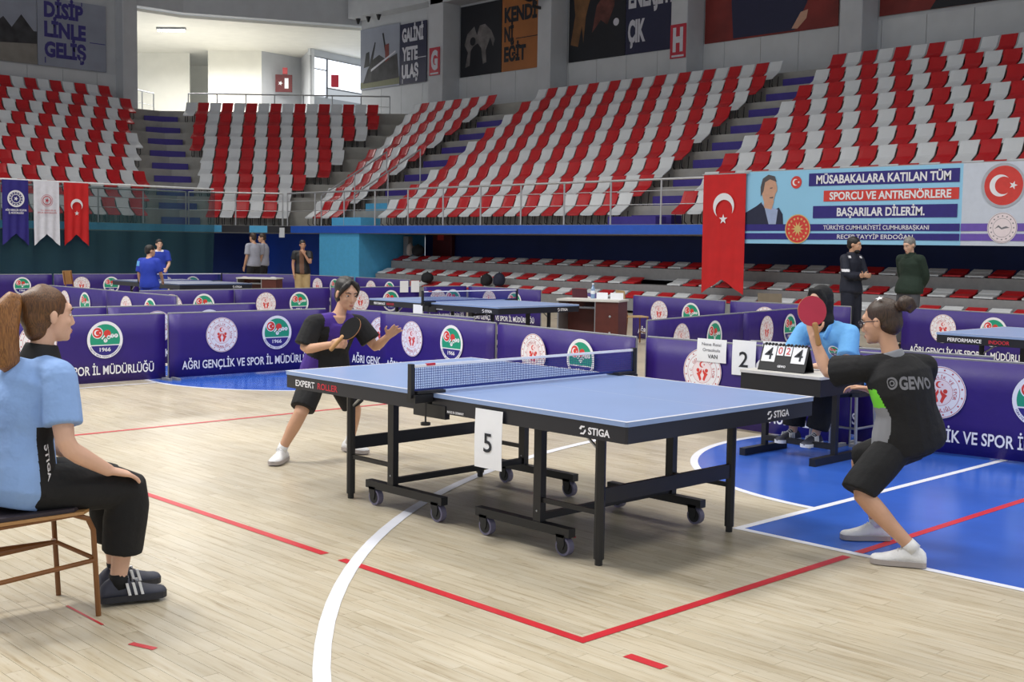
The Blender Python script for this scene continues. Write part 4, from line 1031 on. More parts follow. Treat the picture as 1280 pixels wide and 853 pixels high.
# ------------------------------------------------------------------ people
def V(*a): return Vector(a)
SKIN = {'fair': pm('fair_skin', (222, 178, 154), .5, var=.05, scale=12), 'olive': pm('olive_skin', (204, 158, 130), .5, var=.05, scale=12), 'tan': pm('tan_skin', (186, 138, 112), .5, var=.05, scale=12)}
M_eye = pm('eye_white', (236, 234, 230), .3, var=0); M_iris = pm('dark_iris', (44, 32, 26), .3, var=0); M_brow = pm('dark_brow', (50, 38, 32), .8); M_lip = pm('lip', (176, 104, 98), .5)
def hair_mat(name, c1, c2):
    mt = bpy.data.materials.new(name); mt.use_nodes = True; nt = mt.node_tree; b = nt.nodes['Principled BSDF']
    tc = nt.nodes.new('ShaderNodeTexCoord'); mp = nt.nodes.new('ShaderNodeMapping'); mp.inputs['Scale'].default_value = (210, 210, 14)
    n = nt.nodes.new('ShaderNodeTexNoise'); n.inputs['Scale'].default_value = 1.6; n.inputs['Detail'].default_value = 4
    r = nt.nodes.new('ShaderNodeValToRGB'); r.color_ramp.elements[0].position = .35; r.color_ramp.elements[1].position = .7
    r.color_ramp.elements[0].color = lin(c1)+(1,); r.color_ramp.elements[1].color = lin(c2)+(1,)
    bp = nt.nodes.new('ShaderNodeBump'); bp.inputs['Strength'].default_value = .5; bp.inputs['Distance'].default_value = .002
    L = nt.links.new; L(tc.outputs['Object'], mp.inputs[0]); L(mp.outputs[0], n.inputs['Vector']); L(n.outputs['Fac'], r.inputs[0]); L(r.outputs[0], b.inputs['Base Color']); L(n.outputs['Fac'], bp.inputs['Height']); L(bp.outputs[0], b.inputs['Normal'])
    b.inputs['Roughness'].default_value = .42; return mt
H_black = hair_mat('black_hair', (16, 14, 14), (44, 38, 36)); H_brown = hair_mat('dark_brown_hair', (34, 24, 20), (80, 58, 44)); H_auburn = hair_mat('auburn_hair', (106, 66, 34), (166, 114, 62)); H_chest = hair_mat('chestnut_hair', (66, 42, 26), (122, 82, 46)); H_grey = hair_mat('grey_hair', (96, 92, 90), (160, 156, 152))
def lerp(a, b, t): return a+(b-a)*t
class Body:
    """joints -> tubes; every garment reuses the same limbs with some slack"""
    def __init__(s, J, k=1.0, hunch=0.0, girth=1.0):
        s.J = {n: Vector(v) for n, v in J.items()}; s.k = k; s.gi = girth; J = s.J
        s.right = (J['shR']-J['shL']).normalized(); s.C = (J['shR']+J['shL'])/2; s.C = s.C+(s.C-J['pel']).normalized()*.045*k
        up = (s.C-J['pel']).normalized(); s.fwd = up.cross(s.right).normalized(); s.up = up
        s.hr = (J['hipR']-J['hipL']).normalized(); s.hunch = hunch
    def sp(s, t):
        return lerp(s.J['pel'], s.C, t)-s.fwd*s.hunch*math.sin(PI*max(0, min(1, t)))
    TT = ((-.22, .11, .085), (-.05, .165, .115), (.12, .16, .115), (.38, .138, .1), (.62, .158, .112), (.8, .166, .108), (.92, .13, .085), (1.0, .075, .065), (1.06, .058, .056))
    def torso(s, g, inf=0, t0=-.3, t1=2, flare=0, seg=18):
        P, Rr = [], []
        rows = [r for r in s.TT if t0 <= r[0] <= t1]
        if t0 > s.TT[0][0]:
            a = [r for r in s.TT if r[0] < t0][-1]; b = rows[0]; q = (t0-a[0])/(b[0]-a[0]); rows = [(t0, lerp(a[1], b[1], q), lerp(a[2], b[2], q))]+rows
        if t1 < s.TT[-1][0]:
            b = [r for r in s.TT if r[0] > t1][0]; a = rows[-1]; q = (t1-a[0])/(b[0]-a[0]); rows = rows+[(t1, lerp(a[1], b[1], q), lerp(a[2], b[2], q))]
        w = (s.J['shR']-s.J['shL']).length/.36/s.k
        for t, a, b in rows:
            f = flare*max(0, (.5-t))
            P.append(s.sp(t)); Rr.append((a*s.k*s.gi*(1+(w-1)*max(0, min(1, t)))+inf+f, b*s.k*s.gi+inf+f))
        sd = lerp(s.hr, s.right, .6)
        g.tube(P, Rr, side=sd, seg=seg)
    def yoke(s, g, inf=0):
        for q in ('R', 'L'):
            sh = s.J['sh'+q]; g.tube([s.sp(.93), lerp(s.sp(.9), sh, .55), sh], [.052*s.k+inf, .056*s.k+inf, .048*s.k+inf], seg=12, rnd=1)
    def limb(s, g, pts, rad, t1=1.0, inf=0, flare=0, rnd=1, seg=12, t0=0):
        # resample polyline with radii up to fraction t1
        pts = [Vector(p) for p in pts]; L = [0]
        for a, b in zip(pts, pts[1:]): L.append(L[-1]+(b-a).length)
        tot = L[-1]; P, Rr = [], []
        n = 10
        for i in range(n+1):
            d = tot*(t0+(t1-t0)*i/n)
            j = 0
            while j < len(L)-2 and L[j+1] < d: j += 1
            q = (d-L[j])/max(1e-6, L[j+1]-L[j]); P.append(lerp(pts[j], pts[j+1], q)); Rr.append(lerp(rad[j], rad[j+1], q)*s.k+inf+flare*i/n)
        # soften the bends a little
        for i in range(1, n): P[i] = P[i]*.7+(P[i-1]+P[i+1])*.15
        g.tube(P, Rr, seg=seg, rnd=rnd)
    def arm(s, g, q, t1=1.0, inf=0, flare=0, rnd=1):
        J = s.J; u = lerp(J['sh'+q], J['el'+q], .4); f = lerp(J['el'+q], J['wr'+q], .3)
        s.limb(g, [J['sh'+q], u, J['el'+q], f, J['wr'+q]], [.05, .046, .037, .038, .026], t1, inf, flare, rnd)
    def leg(s, g, q, t1=1.0, inf=0, flare=0, rnd=1):
        J = s.J; u = lerp(J['hip'+q], J['kn'+q], .45); f = lerp(J['kn'+q], J['an'+q], .3)
        back = (lerp(J['hip'+q], J['an'+q], .5)-J['kn'+q]); back = back.normalized()*.012*s.k if back.length > .03 else Vector((0, 0, 0))
        s.limb(g, [J['hip'+q], u, J['kn'+q], f+back, lerp(J['kn'+q], J['an'+q], .65), J['an'+q]], [.085, .076, .052, .054, .042, .034], t1, inf, flare, rnd, seg=14)
    def hand(s, g, q, d, n, th, curl=.3, spread=.0, thumb=.4):
        """d towards the fingers, n out of the palm, th towards the thumb"""
        k = s.k; w = s.J['wr'+q]; d = Vector(d).normalized(); n = Vector(n); n = (n-d*n.dot(d)).normalized(); th = Vector(th); th = (th-d*th.dot(d)-n*th.dot(n)).normalized()
        g.tube([w-d*.01*k, w+d*.025*k, w+d*.06*k, w+d*.088*k], [(.027*k, .02*k), (.034*k, .017*k), (.041*k, .0155*k), (.039*k, .013*k)], side=th, seg=12, rnd=1)
        for i, (ln, off) in enumerate(((.072, .031), (.08, .0105), (.075, -.0105), (.06, -.031))):
            p = w+d*.084*k+th*off*k; a = curl*.55; pts = [p-d*.012*k, p]; sp = spread*(1.5-i)*.12
            for j, fr in enumerate((.45, .32, .23)):
                dr = (d*math.cos(a)+n*math.sin(a)+th*sp).normalized(); p = p+dr*ln*fr*k; pts.append(p); a += curl
            g.tube(pts, [.0098*k, .0096*k, .009*k, .0084*k, .007*k], seg=8, rnd=1)
        p = w+d*.03*k+th*.03*k; dr = (d*.62+th*(.78-thumb*.4)+n*thumb*.6).normalized(); p2 = p+dr*.045*k; dr2 = (d*.85+th*(.3-thumb*.5)+n*thumb*.7).normalized()
        g.tube([p-dr*.02*k, p, p2, p2+dr2*.032*k], [.014*k, .0125*k, .0105*k, .008*k], seg=8, rnd=1)
    def head(s, g, hc, hf, hu, hs=1.0):
        f = Vector(hf).normalized(); u = Vector(hu); u = (u-f*u.dot(f)).normalized(); r = f.cross(u); s.hf, s.hu, s.hrt, s.hc, s.hs = f, u, r, Vector(hc), hs
        A = lambda x, y, z: s.hc+(r*x+f*y+u*z)*hs
        E = lambda x, y, z, a, b, c: g.ell(A(x, y, z), (r*a*hs, f*b*hs, u*c*hs), 16, 10)
        E(0, -.012, .028, .074, .094, .088)       # skull
        E(0, .03, -.02, .060, .062, .088)         # face
        E(0, .046, -.072, .043, .043, .04)       # jaw
        E(0, .074, -.094, .022, .02, .017)        # chin
        E(0, .072, .03, .05, .022, .028)          # brow
        for x in (-1, 1):
            E(x*.034, .064, -.025, .022, .02, .02); E(x*.078, -.008, -.008, .008, .018, .03)
        g.tube([A(0, .086, .018), A(0, .098, -.014), A(0, .1035, -.031)], [.009*hs, .0105*hs, .012*hs], seg=8, rnd=1); E(0, .094, -.036, .0175, .012, .009)
        E(0, .09, -.062, .022, .011, .007); E(0, .089, -.072, .019, .011, .007)
        s.A = A
        nb = s.sp(1.0)
        g.tube([nb-s.up*.03*s.k, lerp(nb, A(0, -.02, -.07), .5), A(0, -.018, -.05)], [.058*s.k, .047*s.k, .047*hs], seg=14)
    def face_parts(s, t, sub, brow=M_brow, tiny=False):
        A, hs = s.A, s.hs; ax = lambda a, b, c: (s.hrt*a*hs, s.hf*b*hs, s.hu*c*hs)
        for x in (-1, 1):
            e = G().ell(A(x*.031, .0775, .004), ax(.0115, .0075, .0052), 10, 7).build('eye', M_eye, t, True, sub=sub)
            G().ell(A(x*.031, .0835, .004), ax(.0072, .003, .005), 8, 6).build('iris', M_iris, e, True, sub=sub)
            G().tube([A(x*.014, .092, .024), A(x*.033, .089, .0295), A(x*.052, .075, .023)], [.0032*hs, .004*hs, .002*hs], seg=6, rnd=1).build('eyebrow', brow, t, True, sub=sub)
        G().ell(A(0, .0945, -.0635), ax(.019, .0075, .0042), 10, 6).ell(A(0, .0935, -.0715), ax(.0165, .0075, .0046), 10, 6).build('lips', M_lip, t, True, sub=sub)
def shoe(t, sub, an, d, L, up_mt, sole_mt, k=1.0, stripes=None, pitch=0.0):
    """shoe under the ankle, toe along d; pitch lifts the heel"""
    d = Vector(d); d.z = 0; d.normalize(); r = Vector((d.y, -d.x, 0)); u = Vector((0, 0, 1))
    if pitch: d = (d*math.cos(pitch)-u*math.sin(pitch)).normalized(); u = r.cross(d)
    o = Vector(an)-d*L*.27-u*.085*k
    prof = [(0, .022, .045), (.02, .032, .07), (.08, .036, .088), (.15, .036, .10), (.26, .037, .104), (.38, .038, .10), (.5, .041, .082), (.66, .047, .062), (.8, .047, .05), (.92, .040, .045), (.965, .030, .040), (.99, .018, .033), (1.0, .009, .027)]
    g = G(); rings = []
    for x, w, h in prof:
        b = len(g.v); rings.append(b)
        for j in range(12):
            a = PI*j/11; cx, cz = math.cos(a), math.sin(a)**.75
            g.v.append(tuple(o+d*x*L+r*(w*k*cx*(1-.25*cz*(h > .075)))+u*(.018+(h-.018)*cz)*k))
    for a, b in zip(rings, rings[1:]):
        for j in range(11): g.face((a+j, b+j, b+j+1, a+j+1))
        g.face((a, a+11, b+11, b))
    g.face([rings[0]+j for j in range(12)]); g.face([rings[-1]+11-j for j in range(12)])
    s = g.build('shoe', up_mt, t, True, sub=sub)
    g = G(); n = len(prof)
    for z in (0.0, .012, .026):
        for x, w, h in prof:
            ww = (w+.004)*k; g.v.append(tuple(o+d*(x*L)+r*ww+u*z*k))
        for x, w, h in reversed(prof):
            ww = (w+.004)*k; g.v.append(tuple(o+d*(x*L)-r*ww+u*z*k))
    m2 = 2*n
    g.face([m2-1-i for i in range(m2)]); g.face([2*m2+i for i in range(m2)])
    for q in (0, 1):
        for i in range(m2): j = (i+1) % m2; g.face((q*m2+i, q*m2+j, (q+1)*m2+j, (q+1)*m2+i))
    g.build('sole', sole_mt, s, sub=sub)
    g = G()
    for i in range(4):
        x = .40+.055*i; h = (.098-.011*i)*k
        g.tube([o+d*x*L+r*.022*k+u*(h-.004), o+d*x*L+u*(h+.006), o+d*x*L-r*.022*k+u*(h-.004)], .0028*k, seg=5)
    g.build('laces', stripes[1] if stripes else up_mt, s, sub=sub)
    if stripes:
        for q in (1, -1):
            for i in range(3):
                x = .40+.095*i; sv = r*q
                b = [o+d*(x*L)+sv*.0425*k+u*.028*k, o+d*((x+.04)*L)+sv*.0435*k+u*.028*k, o+d*((x+.0)*L)+sv*.035*k+u*.078*k, o+d*((x-.04)*L)+sv*.034*k+u*.078*k]
                g = G(); n_ = sv*.006; g.v = [tuple(p-n_*.6) for p in b]+[tuple(p+n_) for p in b]
                for f in ((0, 1, 2, 3), (7, 6, 5, 4), (0, 4, 5, 1), (1, 5, 6, 2), (2, 6, 7, 3), (3, 7, 4, 0)): g.face(f)
                g.build('stripe', stripes[0], s, sub=sub)
    return s
def paint(o, mats, fn):
    me = o.data
    for mt in mats: me.materials.append(mt)
    for p in me.polygons:
        i = fn(p.center)
        if i: p.material_index = i
def wrap(me_obj, target, off=.003):
    m_ = me_obj.modifiers.new('wrap', 'SHRINKWRAP'); m_.target = target; m_.wrap_method = 'NEAREST_SURFACEPOINT'; m_.wrap_mode = 'ABOVE_SURFACE'; m_.offset = off
def place_text(s_, mt, t, sub, c, xdir, ydir, w, h, target=None, bold=.02):
    me = text_mesh(s_, w, h, bold).copy(); me.materials.clear(); me.materials.append(mt)
    x = Vector(xdir).normalized(); y = Vector(ydir); y = (y-x*y.dot(x)).normalized(); z = x.cross(y); M = Matrix.Identity(4)
    for i in range(3): M[i][0], M[i][1], M[i][2], M[i][3] = x[i], y[i], z[i], Vector(c)[i]-Vector(sub)[i]
    me.transform(M); o = link('lettering', me, None, t)
    if target: wrap(o, target)
    return o
def paddle(label, c, axis, nrm, k=1.0, front=None, back=None):
    """blade centre c, axis from handle to blade, nrm = face normal"""
    a = Vector(axis).normalized(); n = Vector(nrm); n = (n-a*n.dot(a)).normalized(); sd = a.cross(n); c = Vector(c)
    t = thing('table_tennis_bat', label, 'bat', c)
    def outline(R1, R2, m=24): return [a*(R2*math.sin(2*PI*i/m))+sd*(R1*math.cos(2*PI*i/m)) for i in range(m)]
    def slab(o0, o1, R1, R2):
        g = G(); pts = outline(R1, R2); N = len(pts); g.v = [tuple(p+n*o0) for p in pts]+[tuple(p+n*o1) for p in pts]
        g.face([N-1-i for i in range(N)]); g.face([N+i for i in range(N)])
        for i in range(N): j = (i+1) % N; g.face((i, j, N+j, N+i))
        return g
    slab(-.003, .003, .076*k, .080*k).build('blade', M_woodp, t); slab(.003, .0052, .075*k, .079*k).build('rubber', front, t); slab(-.0052, -.003, .075*k, .079*k).build('rubber', back, t)
    G().tube([-a*.07*k, -a*.10*k, -a*.175*k], [(.018*k, .012*k), (.013*k, .011*k), (.016*k, .012*k)], side=sd, seg=10, rnd=1).build('handle', M_woodp, t, True)
    return t
M_rubred = pm('red_rubber', (190, 50, 78), .6); M_rubblk = pm('black_rubber', (24, 24, 26), .85, spec=.15)
M_blackcloth = pm('black_cloth', (22, 22, 25), .85, var=.15, scale=6, bump=.5, bscale=14)
M_bluepolo = pm('light_blue_polo', (138, 172, 226), .8, var=.05, scale=5, bump=.6, bscale=11)
M_skypolo = pm('sky_blue_polo', (106, 172, 232), .8, var=.05, scale=5, bump=.6, bscale=11)
M_collar = pm('black_collar', (18, 18, 22), .8)
M_sneakw = pm('white_sneaker', (226, 226, 228), .6, var=.06, scale=20, bump=.2); M_soleg = pm('grey_sole', (168, 160, 158), .6); M_sneakb = pm('navy_grey_sneaker', (56, 58, 72), .6, var=.15, scale=20); M_soleb = pm('dark_sole', (40, 40, 48), .6)
Z = V(0, 0, 1)
# ---- seated umpire -------------------------------------------------------------------------------------------
def umpire():
    J = dict(pel=(0.0, -2.945, .57), hipR=(.095, -2.93, .545), hipL=(-.095, -2.93, .545), knR=(.135, -2.50, .505), knL=(-.10, -2.48, .50), anR=(.09, -2.545, .10), anL=(-.09, -2.47, .10),
             shR=(.185, -2.825, 1.0), shL=(-.185, -2.845, 1.0), elR=(.275, -2.845, .725), wrR=(.225, -2.645, .605), elL=(-.25, -2.80, .74), wrL=(-.16, -2.62, .60))
    B = Body(J, 1.0, .02, 1.0); sub = V(0, -2.7, 0)
    t = thing('person', 'seated woman in light blue polo and black trousers, ponytail, hand on knee', 'person', sub)
    g = G(); B.torso(g); B.yoke(g)
    for q in 'RL': B.arm(g, q); B.leg(g, q)
    B.hand(g, 'R', (-.12, .95, -.28), (-.1, -.35, -.95), (-1, 0, 0), .28, .2, .1); B.hand(g, 'L', (.1, .95, -.3), (.1, -.3, -.95), (1, 0, 0), .28, .2, .1)
    B.head(g, (0.01, -2.79, 1.23), (.02, .985, -.04), (0, .04, 1), .96)
    body = link('body', remesh(g, .0052, 5), SKIN['fair'], t, True, sub=sub); B.face_parts(t, sub)
    # polo
    g = G(); B.torso(g, .024, -.2, .98, .05); B.yoke(g, .018)
    for q in 'RL': B.arm(g, q, .38, .02, .016, 0)
    sh = link('polo_shirt', remesh(g, .0068, 7), M_bluepolo, t, True, sub=sub)
    paint(sh, [M_collar], lambda c: 1 if abs(c.x) > .115 and -.215 < c.y < -.115 and c.z < .80 else 0)
    g = G(); cc = B.sp(1.0); g.tube([cc+V(0, -.005, -.05), cc+V(0, .0, .01), cc+V(0, .008, .07)], [(.115, .098), (.09, .084), (.064, .062)], side=(1, 0, 0), seg=20)
    g.tube([cc+V(-.02, .085, -.02), cc+V(.05, .075, -.07), cc+V(.03, .105, -.1)], [.016, .022, .01], seg=8)
    link('collar', remesh(g, .008, 3), M_collar, t, True, sub=sub)
    place_text('STIGA', M_print_white, t, sub, (.21, -2.85, .66), (.25, .1, -.9), (.3, .9, .2), .15, .05, sh)
    # trousers
    g = G(); B.torso(g, .014, -.22, .3)
    for q in 'RL':
        B.leg(g, q, .85, .018, .026, 0); g.ell(lerp(B.J['hip'+q], B.J['pel'], .4)+V(0, -.03, 0), ((.11, 0, 0), (0, .12, 0), (0, 0, .09)))
    link('trousers', remesh(g, .010, 5), M_blackcloth, t, True, sub=sub)
    for q in 'RL':
        g = G(); a = B.J['an'+q]; g.tube([a+V(0, 0, .035), a+V(0, .01, -.03)], .0385, seg=12); g.build('sock', M_collar, t, True, sub=sub)
    shoe(t, sub, J['anR'], (.27, .96, 0), .275, M_sneakb, M_soleb, 1.0, (M_sneakw, M_collar)); shoe(t, sub, J['anL'], (.1, 1, 0), .275, M_sneakb, M_soleb, 1.0, (M_sneakw, M_collar))
    # hair: smooth cap, tie, ponytail
    A, hs = B.A, B.hs; ax = lambda a, b, c: (B.hrt*a*hs, B.hf*b*hs, B.hu*c*hs)
    g = G(); g.ell(A(0, -.024, .036), ax(.0815, .1, .092), 18, 12); g.ell(A(0, -.05, -.005), ax(.072, .072, .075), 16, 10); g.tube([A(0, -.03, .088), A(0, -.1, .062)], [.045, .032], seg=12, rnd=1); g.ell(A(0, -.052, -.055), ax(.058, .05, .06), 14, 9)
    hair = link('hair', remesh(g, .006, 3), H_chest, t, True, sub=sub)
    G().ell(A(0, -.118, .062), ax(.024, .018, .024), 12, 8).build('hair_tie', M_collar, t, True, sub=sub)
    g = G(); g.tube([A(0, -.115, .062), A(0, -.155, .07), A(.0, -.185, .03), A(.0, -.19, -.05), A(0, -.185, -.13), A(0, -.165, -.21), A(0, -.16, -.235)], [.02, .03, .042, .05, .054, .045, .02], seg=14, rnd=1)
    g.tube([A(.02, -.14, .04), A(.03, -.165, -.06), A(.025, -.145, -.2)], [.02, .03, .02], seg=10, rnd=1)
    link('ponytail', remesh(g, .008, 3), H_auburn, t, True, sub=sub)
umpire()
# ---- near player (right) --------------------------------------------------------------------------------------
def near_player():
    J = dict(pel=(1.90, .79, .60), hipL=(1.885, .70, .575), hipR=(1.895, .88, .575), knL=(1.79, .50, .352), knR=(1.57, .87, .42), anL=(2.03, .62, .095), anR=(1.64, .98, .10),
             shL=(1.745, .60, .955), shR=(1.935, .86, .965), elL=(1.55, .585, .915), wrL=(1.455, .60, 1.085), elR=(1.78, 1.02, .78), wrR=(1.56, 1.0, .80))
    k = .92; B = Body(J, k, .045, 1.04); sub = V(1.85, .78, 0)
    t = thing('person', 'player in black shirt and shorts crouching at the right table end, hair in bun', 'person', sub)
    g = G(); B.torso(g); B.yoke(g)
    for q in 'RL': B.arm(g, q); B.leg(g, q)
    hd = V(-.25, .1, .9); B.hand(g, 'L', hd, (.15, .95, -.1), (.9, -.1, .3), .85, 0, .9); B.hand(g, 'R', (-.9, -.2, .1), (0, -.2, -1), (0, -1, 0), .5, 0, .3)
    B.head(g, (1.765, .712, 1.185), (-.93, -.12, -.20), (-.18, 0, 1), .93)
    link('body', remesh(g, .0056, 5), SKIN['olive'], t, True, sub=sub); B.face_parts(t, sub)
    g = G(); B.torso(g, .024, -.16, .98, .04); B.yoke(g, .02)
    for q in 'RL': B.arm(g, q, .4, .024, .024, 0)
    sh = link('shirt', remesh(g, .0068, 7), M_blackcloth, t, True, sub=sub)
    M_lime = pm('lime_panel', (120, 220, 60), .7); M_greyp = pm('grey_panel', (138, 140, 148), .8)
    def pf(c):
        w_ = c+sub; rel = w_-J_pel; side = (w_-B.sp(max(0, min(1, (w_-J_pel).dot(B.up)/(B.C-J_pel).length)))).dot(B.right); fw = (w_-B.sp(max(0, min(1, (w_-J_pel).dot(B.up)/(B.C-J_pel).length)))).dot(B.fwd)
        z = rel.dot(B.up)
        if side < -.03 and -.095+.14*max(0, z-.08) < fw < .08 and z < .30: return 1 if z > .205 else 2
        return 0
    J_pel = B.J['pel']; paint(sh, [M_lime, M_greyp], pf)
    M_tee = pm('grey_lettering', (120, 120, 126), .7)
    c = B.sp(.74)-B.fwd*.14+B.right*.02
    place_text('GEWO', M_tee, t, sub, c+B.right*.012, B.right, B.up+V(0, 0, .12), .20, .062, sh, .04)
    g = G(); g.annulus(0, 0, .022, .032); g.annulus(.004, 0, .008, .015, 0, 24)
    me = g.mesh('logo'); me.materials.append(M_tee); x = B.right; y = (B.up-x*B.up.dot(x)).normalized(); z_ = x.cross(y); Mx = Matrix.Identity(4); lc = c-B.right*.128-sub
    for i in range(3): Mx[i][0], Mx[i][1], Mx[i][2], Mx[i][3] = x[i], y[i], z_[i], lc[i]
    me.transform(Mx); lo = link('logo', me, None, t); wrap(lo, sh)
    g = G(); g.tube([B.sp(1.0)-B.up*.01, B.sp(1.06)+V(-.01, 0, .015)], [(.07, .068), (.06, .058)], side=B.right, seg=18); link('collar', remesh(g, .006, 2), M_greyp, t, True, sub=sub)
    g = G(); B.torso(g, .018, -.22, .14)
    for q in 'RL': B.leg(g, q, .47, .016, .026, 0)
    link('shorts', remesh(g, .009, 5), M_blackcloth, t, True, sub=sub)
    for q in 'RL':
        a = B.J['an'+q]; kn = B.J['kn'+q]; dd = (kn-a).normalized(); G().tube([a-dd*.02, a+dd*.03], [.037, .036], seg=12).build('sock', M_sneakw, t, True, sub=sub)
    shoe(t, sub, (2.03, .62, .088), (-.88, -.42, 0), .265, M_sneakw, M_soleg, .98, None); shoe(t, sub, (1.64, .98, .088), (-.72, -.66, 0), .26, M_sneakw, M_soleg, .98, None)
    A, hs = B.A, B.hs; ax = lambda a, b, c: (B.hrt*a*hs, B.hf*b*hs, B.hu*c*hs)
    g = G(); g.ell(A(0, -.026, .038), ax(.082, .098, .09), 18, 12); g.ell(A(0, -.055, -.01), ax(.07, .066, .075), 16, 10)
    link('hair', remesh(g, .006, 3), H_brown, t, True, sub=sub)
    g = G(); g.ell(A(0, -.15, .075), ax(.045, .042, .045), 14, 10); g.tube([A(0, -.1, .06), A(0, -.14, .07)], [.03, .03], seg=10); g.tube([A(0, -.185, .09), A(.02, -.19, .05), A(0, -.17, .03)], [.014, .016, .012], seg=8, rnd=1)
    link('hair_bun', remesh(g, .006, 2), H_brown, t, True, sub=sub)
    # star clip and glasses
    st_ = G().star(0, 0, .022, .0); me = st_.mesh('hair_clip'); me.materials.append(M_print_white); cpos = A(-.05, -.035, .118); nz = (cpos-A(0, -.03, .03)).normalized(); x = B.hf; x = (x-nz*x.dot(nz)).normalized(); y = nz.cross(x); Mx = Matrix.Identity(4)
    for i in range(3): Mx[i][0], Mx[i][1], Mx[i][2], Mx[i][3] = x[i], y[i], nz[i], (cpos+nz*.006-sub)[i]
    me.transform(Mx); link('hair_clip', me, None, t)
    gl = bpy.data.objects.new('glasses', None); COL.objects.link(gl); gl.parent = t
    M_gl = pm('dark_frame', (30, 24, 40), .3)
    for x in (-1, 1):
        pts = [A(x*.033+.024*math.cos(a), .1, .002+.019*math.sin(a)) for a in [2*PI*i/16 for i in range(17)]]
        G().tube(pts, .0026, seg=6).build('rim', M_gl, gl, True, sub=sub); G().tube([A(x*.057, .1, .008), A(x*.08, .04, .008), A(x*.083, -.02, .002)], .0026, seg=6).build('temple', M_gl, gl, True, sub=sub)
        g = G(); g.quadpts([A(x*.033+.023*math.cos(a), .1, .002+.018*math.sin(a)) for a in [2*PI*i/16 for i in range(16)]]); g.build('lens', pm('clear_lens', (220, 226, 240), .05, alpha=.25), gl, sub=sub)
    G().tube([A(-.009, .1, .006), A(.009, .1, .006)], .0026, seg=6).build('bridge', M_gl, gl, sub=sub)
    paddle('red-faced bat raised by the near player in front of the scorer', at(1015, 389, 6.12), CU*1.0-CR*.2, CF*-1+CU*.2, .98, M_rubred, M_rubblk)
near_player()
# ---- far player (left) ----------------------------------------------------------------------------------------
def far_player():
    J = dict(pel=(-2.24, .14, .625), hipR=(-2.235, .05, .60), hipL=(-2.235, .235, .60), knR=(-2.16, -.125, .345), knL=(-2.17, .36, .335), anR=(-2.295, -.185, .09), anL=(-2.33, .43, .09),
             shR=(-2.13, -.035, .985), shL=(-2.09, .32, .975), elR=(-2.13, -.12, .80), wrR=(-1.87, -.06, .855), elL=(-1.99, .40, .80), wrL=(-1.80, .36, .895))
    k = .9; B = Body(J, k, .03, 1.02); sub = V(-2.25, .13, 0)
    t = thing('person', 'player in black and purple shirt crouching at the far table end, hand outstretched', 'person', sub)
    g = G(); B.torso(g); B.yoke(g)
    for q in 'RL': B.arm(g, q); B.leg(g, q)
    B.hand(g, 'R', (.95, .1, .15), (-.1, .9, -.3), (0.1, .35, .9), 1.0, 0, .9); B.hand(g, 'L', (.75, .1, .55), (.5, -.5, -.6), (.1, -.75, .6), .18, .9, .1)
    B.head(g, (-2.065, .20, 1.185), (.95, -.14, -.2), (.2, 0, 1), .93)
    link('body', remesh(g, .0058, 5), SKIN['olive'], t, True, sub=sub); B.face_parts(t, sub)
    g = G(); B.torso(g, .022, -.12, .98, .04); B.yoke(g, .019)
    for q in 'RL': B.arm(g, q, .36, .022, .02, 0)
    sh = link('shirt', remesh(g, .0068, 7), M_blackcloth, t, True, sub=sub)
    M_pur = pm('purple_cloth', (70, 40, 140), .8, bump=.4, bscale=14)
    def pf(c):
        w_ = c+sub; z = (w_-B.J['pel']).dot(B.up)/(B.C-B.J['pel']).length; s_ = (w_-B.sp(.5)).dot(B.right); f_ = (w_-B.sp(max(0, min(1, z)))).dot(B.fwd)
        if z > .55 and abs(s_) < .085 and f_ > .02: return 1
        if z > .9 and abs(s_) < .12: return 1
        if z < .3 and s_ > .12: return 1
        return 0
    paint(sh, [M_pur], pf); place_text('stiga', M_print_white, t, sub, B.sp(.72)+B.fwd*.15-B.right*.02, -B.right, B.up, .08, .02, sh)
    g = G(); B.torso(g, .018, -.22, .14)
    for q in 'RL': B.leg(g, q, .44, .014, .022, 0)
    link('shorts', remesh(g, .009, 5), M_blackcloth, t, True, sub=sub)
    for q in 'RL':
        a = B.J['an'+q]; dd = (B.J['kn'+q]-a).normalized(); G().tube([a-dd*.02, a+dd*.04], [.037, .035], seg=12).build('sock', M_sneakw, t, True, sub=sub)
    shoe(t, sub, J['anR'], (.55, -.75, 0), .25, M_sneakw, M_soleg, .95); shoe(t, sub, J['anL'], (.9, .1, 0), .25, M_sneakw, M_soleg, .95)
    A, hs = B.A, B.hs; ax = lambda a, b, c: (B.hrt*a*hs, B.hf*b*hs, B.hu*c*hs)
    g = G(); g.ell(A(0, -.032, .046), ax(.081, .1, .087), 18, 12); g.ell(A(0, -.045, -.02), ax(.074, .07, .08), 16, 10)
    for x in (-1, 1): g.tube([A(x*.008, .05, .112), A(x*.035, .066, .088), A(x*.06, .052, .055), A(x*.073, .03, .01), A(x*.074, .018, -.025)], [.012, .02, .019, .013, .006], seg=10, rnd=1)
    link('hair', remesh(g, .006, 3), H_black, t, True, sub=sub)
    ia = CR*.68+CU*.73; ip = CU*.68-CR*.73
    paddle('black-faced bat in the far player\'s right hand', at(438, 411, 8.02), ia, CF*-.72+ip*.7, 1.08, M_rubblk, M_rubred)
far_player()
